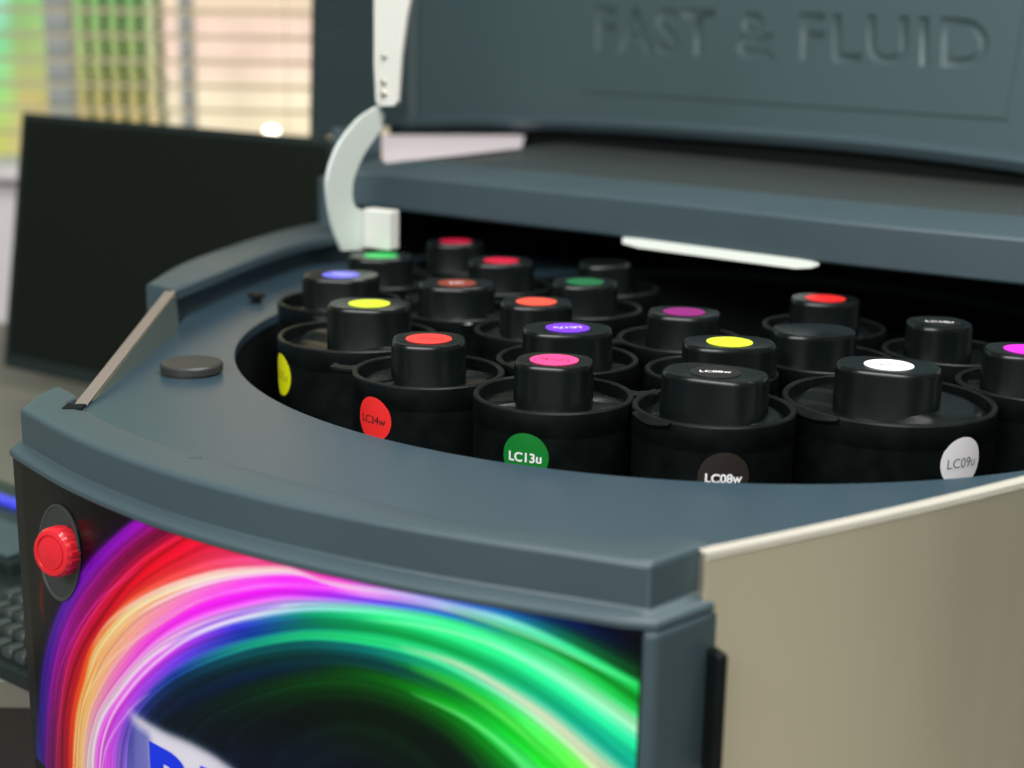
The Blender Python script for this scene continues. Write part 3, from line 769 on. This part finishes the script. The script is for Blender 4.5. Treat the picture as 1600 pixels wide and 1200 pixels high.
for v in bm.verts:
    f = (v.co.x-lo[0])/(hi[0]-lo[0]); g = (v.co.y-lo[1])/(hi[1]-lo[1])
    a = (c00[0]*(1-f)+c10[0]*f)*(1-g) + (c01[0]*(1-f)+c11[0]*f)*g
    b_ = (c00[1]*(1-f)+c10[1]*f)*(1-g) + (c01[1]*(1-f)+c11[1]*f)*g
    v.co = ab_pt(a, b_, 0.05)
fs = list(bm.faces)
ext = bmesh.ops.extrude_face_region(bm, geom=fs)
nv = [g for g in ext['geom'] if isinstance(g, bmesh.types.BMVert)]
bmesh.ops.translate(bm, vec=LN*-0.0590, verts=nv)
cut.append(part('cutter', bm, LIDM, smooth=False))
for c in cut:
    md = panel.modifiers.new('cut', 'BOOLEAN'); md.operation = 'DIFFERENCE'; md.object = c; md.solver = 'EXACT'; md.use_self = True
md = panel.modifiers.new('bv', 'BEVEL'); md.width = 0.0010; md.segments = 1; md.limit_method = 'ANGLE'; md.angle_limit = math.radians(40)
bpy.context.view_layer.update()
dg = bpy.context.evaluated_depsgraph_get(); dg.update()
me = bpy.data.meshes.new_from_object(panel.evaluated_get(dg))
for c in cut: bpy.data.objects.remove(c)
bpy.data.objects.remove(panel)
me.materials.clear(); me.name = 'lid'
lidp = link('lid', me, root, LIDM, smooth=False)
# rolled lower lip
rows = []
for i, p in enumerate(botc):
    rows.append([tuple(p + LN*a + LW*b_) for a, b_ in ((0.001, .020), (.025, .014), (.080, -.010), (.084, -.018), (.066, -.040), (.056, -.052), (.02, -.056), (.001, -.056), (-.04, -.03), (-.04, -.002))])
bm = bmesh.new(); sweep(bm, rows, closed_u=True); o = part('lid_lip', bm, SLATE); o.parent = lidp
# dark gap wall and outer shell behind the lid
bm = bmesh.new()
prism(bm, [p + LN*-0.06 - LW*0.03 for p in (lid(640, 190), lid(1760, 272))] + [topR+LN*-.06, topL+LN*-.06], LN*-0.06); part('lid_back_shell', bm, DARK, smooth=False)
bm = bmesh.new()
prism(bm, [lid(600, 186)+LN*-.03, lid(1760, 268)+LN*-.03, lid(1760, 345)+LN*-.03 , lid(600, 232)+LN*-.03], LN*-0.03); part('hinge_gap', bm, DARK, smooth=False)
# left side wall of the lid tray
s_top, s_bot = lid(652, -260), lid(648, 196)
def along(p, px, w_):      # point w_ in front of the lid
    return p + LN*w_
bm = bmesh.new(); rows = []
for f in np.linspace(0, 1, 16):
    b0 = s_bot.lerp(s_top, f)
    # fillet from the panel into the wall, then the wall, then the flange
    pr_ = []
    for a in np.linspace(0, math.pi/2, 8): pr_.append(b0 + LU*(0.03-0.05*math.sin(a)*1.0) + LN*(0.05*(1-math.cos(a))))
    tip = b0 + LN*0.62 - LU*0.07 - LW*0.15*(1-f)
    pr_ += [tip, tip - LU*0.05, tip - LU*0.05 - LN*0.12]
    rows.append([tuple(x) for x in pr_])
sweep(bm, rows); 
geo = bmesh.ops.solidify(bm, geom=bm.faces[:], thickness=0.02)
o = part('lid_side_wall', bm, LIDM, angle=40); o.parent = lidp

# --- sickle hinge arm and strut
pn = U.copy(); p0 = Vector((-0.101*5.32, 5.32, 0))
def arm(px, py, off=0): 
    return on_plane(px, py, p0 + pn*off, pn)
oe = catmull([(592,166,0),(572,178,0),(556,192,0),(530,227,0),(514,271,0),(513,308,0),(522,358,0),(536,392,0)], 26)
ie = catmull([(576,390,0),(576,350,0),(568,330,0),(554,321,0),(551,295,0),(556,271,0),(570,240,0),(594,204,0),(602,180,0)], 26)
pts = [arm(a, b_) for a, b_, _ in oe] + [arm(a, b_) for a, b_, _ in ie]
bm = bmesh.new(); prism(bm, pts, -pn*0.014); part('hinge_arm', bm, WHITEP, smooth=False, b=.0015, seg=2)
bm = bmesh.new(); pts = [arm(552, 327)]
a0 = arm(566, 326); b0 = arm(566, 387)
bx = [a0, a0 + U*0.125, b0 + U*0.125, b0]
prism(bm, bx, VV*0.06); part('hinge_bracket', bm, mat('bracket_white', (0.66, 0.65, 0.61), 0.45), smooth=False, b=.002, seg=3)
bm = bmesh.new()
pu = Vector((0.8, -0.6, 0)); pnn = Vector((-0.35, -0.93, 0)).normalized(); pp0 = arm(602, 166)
def st2(px, py): return on_plane(px, py, pp0 + pnn*0.04, pnn)
pts = [st2(583, -260), st2(583, 100), st2(586, 160), st2(591, 166), st2(616, 166), st2(621, 160), st2(626, 90), st2(634, 30), st2(648, -40), st2(680, -260)]
prism(bm, pts, -pnn*0.03); strut = part('lid_strut', bm, mat('strut_white', (0.66, 0.65, 0.60), 0.45, noise=.03), smooth=False, b=.002, seg=3)
for px, py, r in ((601, 88, .010), (600, 128, .011), (600, 147, .012)):
    c_ = st2(px, py); bm = bmesh.new(); rows = []
    ux = Vector((-pnn.y, pnn.x, 0))
    for rr, dd in ((r, 0.0), (r, 0.006), (r*.7, .008), (r*.001, .008)):
        rows.append([tuple(c_ + ux*rr*math.cos(a) + Vector((0, 0, 1))*rr*math.sin(a) + pnn*dd) for a in [2*math.pi*j/16 for j in range(16)]])
    sweep(bm, rows, closed_u=True); o = part('screw', bm, SCREWM); o.parent = strut

# --- emergency stop button in its oval recess
def pst(px, py, off):
    s, z = panel_st(px, py); return st_world(s, z, off)
cn = pst(95, 864, 0); tl, tr_ = pst(64, 864, 0), pst(127, 864, 0); zt, zb_ = pst(95, 791, 0).z, pst(95, 937, 0).z
tx = (tr_-tl); hw = tx.length/2; tx = tx.normalized(); nrm = Vector((tx.y, -tx.x, 0))
mid = (tl+tr_)/2; zc = (zt+zb_)/2; hh = (zt-zb_)/2
rows = []
for sc, d in ((1.0, .002), (1.0, .007), (0.96, .007), (0.93, .0035), (0.001, .003)):
    rows.append([tuple(mid + tx*hw*sc*math.cos(a) + Vector((0, 0, zc-mid.z+hh*sc*math.sin(a))) + nrm*d) for a in [2*math.pi*j/48 for j in range(48)]])
bm = bmesh.new(); sweep(bm, rows[:4], closed_u=True); bezel = part('button_bezel', bm, GRAYR)
bm = bmesh.new(); sweep(bm, rows[3:], closed_u=True); o = part('button_recess', bm, mat('recess_grey', (0.03, 0.036, 0.036), .4)); o.parent = bezel
kn = (nrm*0.80 + Vector((0.10, -0.35, 0.10))).normalized(); kx = tx; kz = kn.cross(kx).normalized(); kx = kz.cross(kn)
kc = pst(107, 857, 0.0)
def knob(prof, name, m, flutes=0):
    rows = []
    for r, d in prof:
        row = []
        for j in range(72):
            a = 2*math.pi*j/72; rr = 1.10*r*(1 - (0.045 if flutes and r > .049 and .012 < d < .05 and j % 4 == 0 else 0))
            row.append(tuple(kc + kx*rr*math.cos(a) + kz*rr*math.sin(a) + kn*d))
        rows.append(row)
    bm = bmesh.new(); sweep(bm, rows, closed_u=True); return part(name, bm, m, angle=30)
knob([(0.032, 0.0), (0.032, 0.012)], 'button_collar', GRAYR)
sb = knob([(0.030, 0.008), (0.050, 0.010), (0.056, 0.016), (0.056, 0.048), (0.050, 0.058), (0.041, 0.060), (0.039, 0.055), (0.037, 0.055), (0.0355, 0.059), (0.020, 0.062), (0.0001, 0.063)], 'stop_button', REDM, flutes=1)

# --- black pull on the steel side
hz = [(1104, 1005), (1136, 1008)]
hp = corner + Rdir*0.0 + outR*0.037
h2 = on_plane(1137, 1006, hp + outR*0.04, outR) - outR*0.04; h2.z = 0
za = on_plane(1120, 1006, hp, outR).z; zb2 = on_plane(1120, 1195, hp, outR).z
bm = bmesh.new(); h1 = Vector((hp.x, hp.y, za)); h3 = Vector((h2.x, h2.y, za))
prism(bm, [h1, h3, h3+Vector((0, 0, zb2-za)), h1+Vector((0, 0, zb2-za))], outR*0.05); part('pull_handle', bm, BLACK, smooth=False, b=.003, seg=3)

# --- deck plug and small fittings
pc_ = at(300, 582, 0)
bm = bmesh.new(); lathe(bm, [(0.083, 0.0), (0.083, 0.006), (0.088, 0.008), (0.088, 0.026), (0.084, 0.031), (0.078, 0.030), (0.001, 0.029)], pc_.x, pc_.y, 64); part('deck_plug', bm, PLUGM)
pc_ = at(401, 474, 0)
bm = bmesh.new(); lathe(bm, [(0.018, 0.0), (0.018, 0.02), (0.03, 0.022), (0.03, 0.036), (0.001, 0.037)], pc_.x, pc_.y, 24); part('bumper', bm, BLACK)
pc_ = at(305, 714, 0.0105); bm = bmesh.new(); box(bm, pc_.x-.014, pc_.x+.014, pc_.y-.008, pc_.y+.002, 0.004, 0.0112); part('latch_slot', bm, SLATE, smooth=False)

# ================================================================== CANISTERS
def oval(L, B, p=2.6):
    def f(a, r):       # r = 0..1
        c, s = math.cos(a), math.sin(a)
        return (L*r*math.copysign(abs(c)**(2/p), c), B*r*math.copysign(abs(s)**(2/p), s))
    return f
ZR = 0.085
def canister_body(r):
    bm = bmesh.new()
    lathe(bm, [(r-.006, -1.0), (r-.0015, 0.020), (r-.001, 0.0225), (r, 0.024), (r, ZR-.004), (r-.003, ZR), (r-.012, ZR+.0005), (r-.016, ZR-.003), (r-.017, 0.048)], 0, 0, 96, cap_last=False)
    return bm
def canister_floor(r, style):
    bm = bmesh.new(); rf = r-.0165; n = 96; m_ = 16
    rows = []
    for i in range(m_+1):
        rr = rf*(1-i/m_)**.9 if i < m_ else 0.0005
        row = []
        for j in range(n):
            a = 2*math.pi*j/n
            x, y = rr*math.cos(a), rr*math.sin(a)
            z = 0.048
            # moulded shoulder: an S-shaped raised plateau left of the cap, plus a ridge right
            d1 = (y + 0.35*r*math.sin(x/r*2.6+0.4)+0.10*r)
            z += 0.024/(1+math.exp(-d1/(0.012)))*(1 if style == 0 else .55)*min(1, (rf-rr)/(0.03)+0.15)
            if style == 1:
                for k in (0.45, -0.6, 2.6): 
                    da = math.atan2(math.sin(a-k), math.cos(a-k)); z += 0.012*math.exp(-(da*rr/0.012)**2)
            row.append((x, y, z))
        rows.append(row)
    sweep(bm, rows, closed_u=True)
    return bm
def cap_bm(L, B):
    bm = bmesh.new(); prof = [(1.03, 0.05), (1.0, 0.056), (0.985, 0.170), (0.972, 0.1795), (0.935, 0.1845), (0.90, 0.1855), (0.84, 0.1845), (0.001, 0.184)]
    lathe(bm, prof, 0, 0, 96, shape=oval(L, B))
    return bm
def scale_obj_mesh(bm):
    for v in bm.verts: v.co = v.co*S
    return bm
def disc_bm(r, t=0.0012, seg=48):
    bm = bmesh.new(); lathe(bm, [(r, 0), (r, t), (0.0005, t)], 0, 0, seg); return bm
mesh_cache = {}
def cached(key, builder, m, angle=35):
    if key not in mesh_cache:
        bm = scale_obj_mesh(builder()); bmesh.ops.recalc_face_normals(bm, faces=bm.faces)
        me = bpy.data.meshes.new(key[0]); bm.to_mesh(me); bm.free(); me.materials.append(m)
        me.polygons.foreach_set('use_smooth', [True]*len(me.polygons)); me.set_sharp_from_angle(angle=math.radians(angle))
        mesh_cache[key] = me
    return mesh_cache[key]
def put(name, me, parent, loc=(0, 0, 0), rz=0):
    o = bpy.data.objects.new(name, me); COL.objects.link(o); o.parent = parent
    o.location = loc; o.rotation_euler = (0, 0, rz); return o
STK = {}
def sticker_mat(c):
    if c not in STK: STK[c] = mat('sticker_paper', srgb(*c), 0.38, noise=0.03, nscale=60)
    return STK[c]
INK = {'k': mat('black_ink', (0.03, 0.012, 0.012), .5), 'w': mat('white_ink', (0.9, 0.88, 0.9), .5), 'g': mat('grey_ink', (0.13, 0.13, 0.16), .5), 'r': mat('dark_red_ink', (0.28, 0.01, 0.02), .5), 'm': mat('olive_ink', (0.45, 0.42, 0.02), .5)}
SR = 0.0615          # sticker radius
def flat_text(s, width, parent, ink, rot, z, bold=.012):
    tm, lo, hi = text_mesh(s, bold)
    k = width/(hi[0]-lo[0]); M = Matrix.Rotation(rot, 4, 'Z')
    for v in tm.vertices:
        p = Vector(((v.co.x-(lo[0]+hi[0])/2)*k, (v.co.y-(lo[1]+hi[1])/2)*k, z)); v.co = (M @ p)*S
    o = link('lettering', tm, parent, INK[ink], smooth=False); return o
def side_sticker(root_, r, ang, zc_, col, txt, ink, bold, sr=None):
    sr = sr or SR*1.18
    cx = r+0.0008
    bm = bmesh.new(); rows = []
    for q in np.linspace(0.001, 1, 9):
        rows.append([(cx*math.cos(ang+sr*q*math.cos(a)/cx), cx*math.sin(ang+sr*q*math.cos(a)/cx), zc_+sr*q*math.sin(a)) for a in [2*math.pi*j/48 for j in range(48)]])
    rows.append([((cx-.0015)*math.cos(ang+sr*math.cos(a)/cx), (cx-.0015)*math.sin(ang+sr*math.cos(a)/cx), zc_+sr*math.sin(a)) for a in [2*math.pi*j/48 for j in range(48)]])
    sweep(bm, rows, closed_u=True)
    for v in bm.verts: v.co = v.co*S
    st_ = from_bm('side_sticker', bm, root_, sticker_mat(col))
    if txt:
        tm, lo, hi = text_mesh(txt, bold); k = sr*1.42/(hi[0]-lo[0])
        for v in tm.vertices:
            x = (v.co.x-(lo[0]+hi[0])/2)*k; z = (v.co.y-(lo[1]+hi[1])/2)*k - sr*0.02
            v.co = Vector(((cx+.0012)*math.cos(ang+x/cx), (cx+.0012)*math.sin(ang+x/cx), zc_+z))*S
        link('lettering', tm, st_, INK[ink], smooth=False)
    return st_
# px,py of sticker centre | body radius | body offset from cap | cap L,B,angle | sticker colour | label | text (string, ink, rotation)
CAN = [
 ((670,529), .203, (0,0), (.100,.098,0), (244,62,56), 'black canister with coral red top sticker and red LC34w side sticker', ('LC34w','r',2.9), 1),
 ((866,562), .203, (0,0), (.100,.088,-10), (250,70,140), 'black canister with hot pink top sticker and green LC13u side sticker', ('LC13u','r',2.8), 1),
 ((1118,581), .2, (0,0), (.132,.090,-24), (28,26,27), 'black canister with black LC08w stickers on its cap and side', ('LC08w','w',-.1), 0),
 ((1389,570), .264, (.005,0), (.132,.092,-20), (250,250,248), 'wide black canister with white top sticker and white LC09u side sticker', ('LC09u','g',3.0), 0),
 ((577,474), .236, (-.033,0), (.124,.098,-4), (214,236,36), 'wide black canister at the left of the well with yellow stickers on cap and side', ('LC05u','m',2.6), 0),
 ((533,429), .205, (0,0), (.128,.098,-6), (110,110,240), 'black canister with periwinkle blue top sticker behind the left yellow one', ('LC21w','w',2.5), 0),
 ((595,399), .195, (0,0), (.118,.092,0), (44,190,92), 'black canister with bright green top sticker in front of the white hinge arm', None, 0),
 ((712,377), .195, (.0,.0), (.112,.090,0), (190,20,60), 'farthest black canister, crimson top sticker, under the bridge end', None, 1),
 ((783,407), .195, (.0,.0), (.118,.092,0), (214,18,62), 'black canister with crimson red sticker, second farthest, right of the other crimson one', None, 1),
 ((714,442), .195, (0,0), (.124,.098,-3), (142,60,48), 'black canister with brownish red top sticker bearing a white mark', ('LC','w',0.2), 1),
 ((838,471), .19, (0,0), (.110,.092,0), (248,86,66), 'black canister with orange red top sticker behind the purple one', None, 0),
 ((914,440), .19, (.0,.01), (.108,.092,0), (28,110,66), 'black canister with dark green top sticker in the second row', None, 1),
 ((887,512), .198, (.0,.012), (.126,.092,0), (122,56,232), 'black canister with violet purple top sticker behind the hot pink one', ('LC17u','w',3.3), 1),
 ((1069,487), .19, (0,0), (.108,.090,-12), (140,18,116), 'black canister with dark magenta top sticker', None, 0),
 ((1140,534), .2, (-.02,0), (.126,.092,0), (226,246,52), 'black canister with lime yellow top sticker, the one behind the black LC08w one', ('LC','m',2.6), 1),
 ((1272,515), .20, (0,0), (.118,.092,4), None, 'black canister with a bare cap and no sticker, in front of the red one', None, 1),
 ((1290,466), .19, (0,0), (.108,.090,-8), (220,34,32), 'black canister with pure red top sticker at the right under the light bar', None, 0),
 ((1468,503), .19, (.0,.0), (.092,.088,0), (12,14,14), 'black canister with black top sticker bearing small white letters, right rear', ('LC10u','w',-.15), 1),
 ((1606,546), .205, (.01,.0), (.112,.092,-10), (232,40,214), 'black canister with magenta pink top sticker cut by the right picture edge', None, 1),
 ((945,410), .185, (.0,.0), (.094,.088,0), None, 'dim black canister with a bare grey topped cap, behind the dark green one', None, 1),
]
# push overlapping bodies apart a little (caps keep their places)
HT = [{4: .178, 18: .176}.get(i, .170) if CAN[i][3][0] else .085 for i in range(len(CAN))]
caps = [at(x, y, h) for ((x, y), *_), h in zip(CAN, HT)]
ctr = [Vector((c_.x+k[2][0], c_.y+k[2][1])) for c_, k in zip(caps, CAN)]
rad = [k[1] for k in CAN]
fixed = {0, 1, 2, 3, 4}
for _ in range(200):
    for i in range(len(ctr)):
        for j in range(i):
            d = ctr[i]-ctr[j]; g = rad[i]+rad[j]+.004-d.length
            if g > 0:
                u_ = d.normalized()
                if i in fixed and j in fixed: continue
                if i in fixed: ctr[j] -= u_*g*.5
                elif j in fixed: ctr[i] += u_*g*.5
                else: ctr[i] += u_*g*.25; ctr[j] -= u_*g*.25
    for i in range(len(ctr)):
        base = Vector((caps[i].x, caps[i].y)); d = ctr[i]-base
        if d.length > .055: ctr[i] = base + d.normalized()*.055
        d = ctr[i]-Vector((C.x, C.y)); lim = R-.02-rad[i]
        if d.length > lim and i not in fixed: ctr[i] = Vector((C.x, C.y)) + d.normalized()*lim
for i in range(len(ctr)):      # shrink what still touches
    if i in fixed: continue
    for j in range(len(ctr)):
        if j != i:
            g = rad[i]+rad[j]+.002-(ctr[i]-ctr[j]).length
            if g > 0: rad[i] = max(.145, rad[i]-g)
for i, ((px, py), r0, off, (cl, cb, ca_), col, lab, txt, style) in enumerate(CAN):
    r = rad[i]; c2 = ctr[i]; cap_xy = (caps[i].x-c2.x, caps[i].y-c2.y)
    can = empty('canister', W((c2.x, c2.y, -1.0)), lab, 'canister', 'colourant canisters standing in the round well')
    def dn(me_, name, loc=(0, 0, 0), rz=0, par=can):
        return put(name, me_, par, loc, rz)
    up_ = 1.0*S
    key = ('body', round(r, 3)); body = dn(cached(key + (bool(cl),), lambda: canister_body(r), BLACK if cl else DARK), 'body', (0, 0, up_))
    fl_rot = math.radians({2: -14, 3: -14, 0: 60, 4: -10}.get(i, i*47 % 360))
    dn(cached(('neck_plate', round(r, 3), style), lambda: canister_floor(r, style), CAPM if cl else DARK, 60), 'neck_plate', (0, 0, up_), fl_rot)
    cap = dn(cached(('cap', cl, cb), lambda: cap_bm(cl, cb), CAPM), 'cap', (cap_xy[0]*S, cap_xy[1]*S, up_+(HT[i]-.185)*S), math.radians(ca_)) if cl else None
    if col:
        sr = SR if i not in (7, 8, 6, 19) else SR*1.0
        tsm = bpy.data.meshes.new('top_sticker'); bm = scale_obj_mesh(disc_bm(sr)); bm.to_mesh(tsm); bm.free(); tsm.materials.append(sticker_mat(col))
        ts = put('top_sticker', tsm, can, (cap_xy[0]*S, cap_xy[1]*S, up_+(HT[i]-.0007)*S))
        if txt: flat_text(txt[0], sr*(1.25 if len(txt[0]) > 2 else .7), ts, txt[1], txt[2], 0.0016, .02 if txt[1] == 'w' else .0)
    # pull tab on the rim
    if i in (0, 1, 4, 10, 13):
        ta_ = {0: math.radians(170), 1: math.radians(8), 4: math.radians(120), 10: 2.2, 13: 3.3}[i]
        bm = bmesh.new(); M = Matrix.Rotation(ta_, 4, 'Z')
        rows = []
        for f, hwid, z in ((0.0, .030, ZR-.004), (.02, .021, ZR-.006), (.05, .018, ZR-.004), (.066, .021, ZR)):
            rows.append([tuple(M @ Vector((r-.003+f, y, z+dz))) for y, dz in ((-hwid, 0), (hwid, 0), (hwid, -.006), (-hwid, -.006))])
        sweep(bm, rows, closed_u=True); bm.verts.ensure_lookup_table(); bm.faces.new([bm.verts[-4+k] for k in range(4)])
        for v in bm.verts: v.co = v.co*S
        o = from_bm('rim_tab', bm, can, BLACK); o.location = (0, 0, up_)
    if i in (2, 3):      # torn notch in the rim with a curled lip
        ta_ = math.radians(215 if i == 2 else 213); rows = []
        for k in range(15):
            a = ta_ + (k-7)*0.045; h = 0.010*math.sin(k/14*math.pi)
            rr = r + 0.002
            rows.append([(rr*math.cos(a), rr*math.sin(a), ZR+.001), ((rr+.012)*math.cos(a), (rr+.012)*math.sin(a), ZR-.004-h), ((rr+.006)*math.cos(a), (rr+.006)*math.sin(a), ZR-.012-h), ((r-.004)*math.cos(a), (r-.004)*math.sin(a), ZR-.01)])
        bm = bmesh.new(); sweep(bm, rows, closed_u=True)
        for v in bm.verts: v.co = v.co*S
        o = from_bm('rim_lip', bm, can, BLACK); o.location = (0, 0, up_)
    # side stickers on the front row
    SS = {0: ((583, 655), (240, 46, 44), 'LC34w', 'k', .0), 1: ((820, 714), (16, 120, 44), 'LC13u', 'w', .022),
          2: ((1131, 747), (44, 38, 36), 'LC08w', 'w', .03), 3: ((1503, 722), (232, 228, 230), 'LC09u', 'g', -.004), 4: ((440, 585), (226, 226, 16), 'LC05u', 'm', 0)}
    if i in SS:
        (sx, sy), sc_, stx, sink, sbold = SS[i]
        d = ray(sx, sy); f2 = Vector((d.x, d.y)); o2 = -c2
        # first hit of the view ray with the body cylinder
        A_ = f2.dot(f2); B_ = 2*f2.dot(o2); C_ = o2.dot(o2)-r*r; disc = B_*B_-4*A_*C_
        t = (-B_-math.sqrt(max(disc, 0)))/(2*A_); hit = Vector((d.x*t-c2.x, d.y*t-c2.y)); ang = math.atan2(hit.y, hit.x); zc_ = 1+d.z*t
        s_ = side_sticker(can, r-.0005, ang, zc_, sc_, stx, sink, sbold, SR*(.96 if i in (0, 1) else 1.0)); s_.location = (0, 0, up_)
        if i == 1:     # embossed frame round the green sticker
            bm = bmesh.new(); rows = []
            for k in range(33):
                a = 2*math.pi*k/32; q = .062; ca2, sa2 = math.cos(a), math.sin(a)
                dx_ = q*math.copysign(abs(ca2)**.4, ca2)+.008; dz_ = q*math.copysign(abs(sa2)**.4, sa2)+.008
                rows.append([((r-.004+w_)*math.cos(ang+dx_*kk_/(r)), (r-.004+w_)*math.sin(ang+dx_*kk_/(r)), zc_+dz_*kk_) for w_, kk_ in ((.0002, .97), (.0022, .985), (.0002, 1.0))])
            sweep(bm, rows)
            for v in bm.verts: v.co = v.co*S
            o = from_bm('embossed_frame', bm, can, CAPM); o.location = (0, 0, up_)

# round knobs of the dosing pumps between the canisters (seen as dim lids)
for k, (px, py, z) in enumerate(((727, 499, .08), (803, 530, .06), (655, 462, .08))):
    p = at(px, py, z)
    ok = all((Vector((p.x, p.y))-c_).length > q_*0.55 for c_, q_ in zip(ctr, rad))
    e = empty('pump_knob', W((p.x, p.y, -1.0)), 'black round pump knobs low between the canisters', 'knob', 'pump knobs between the canisters')
    bm = bmesh.new(); lathe(bm, [(.03, 0), (.03, 1+z-.035), (.046, 1+z-.03), (.048, 1+z-.008), (.04, 1+z), (.001, 1+z)], 0, 0, 32)
    for v in bm.verts: v.co = v.co*S
    o = from_bm('knob', bm, e, CAPM)
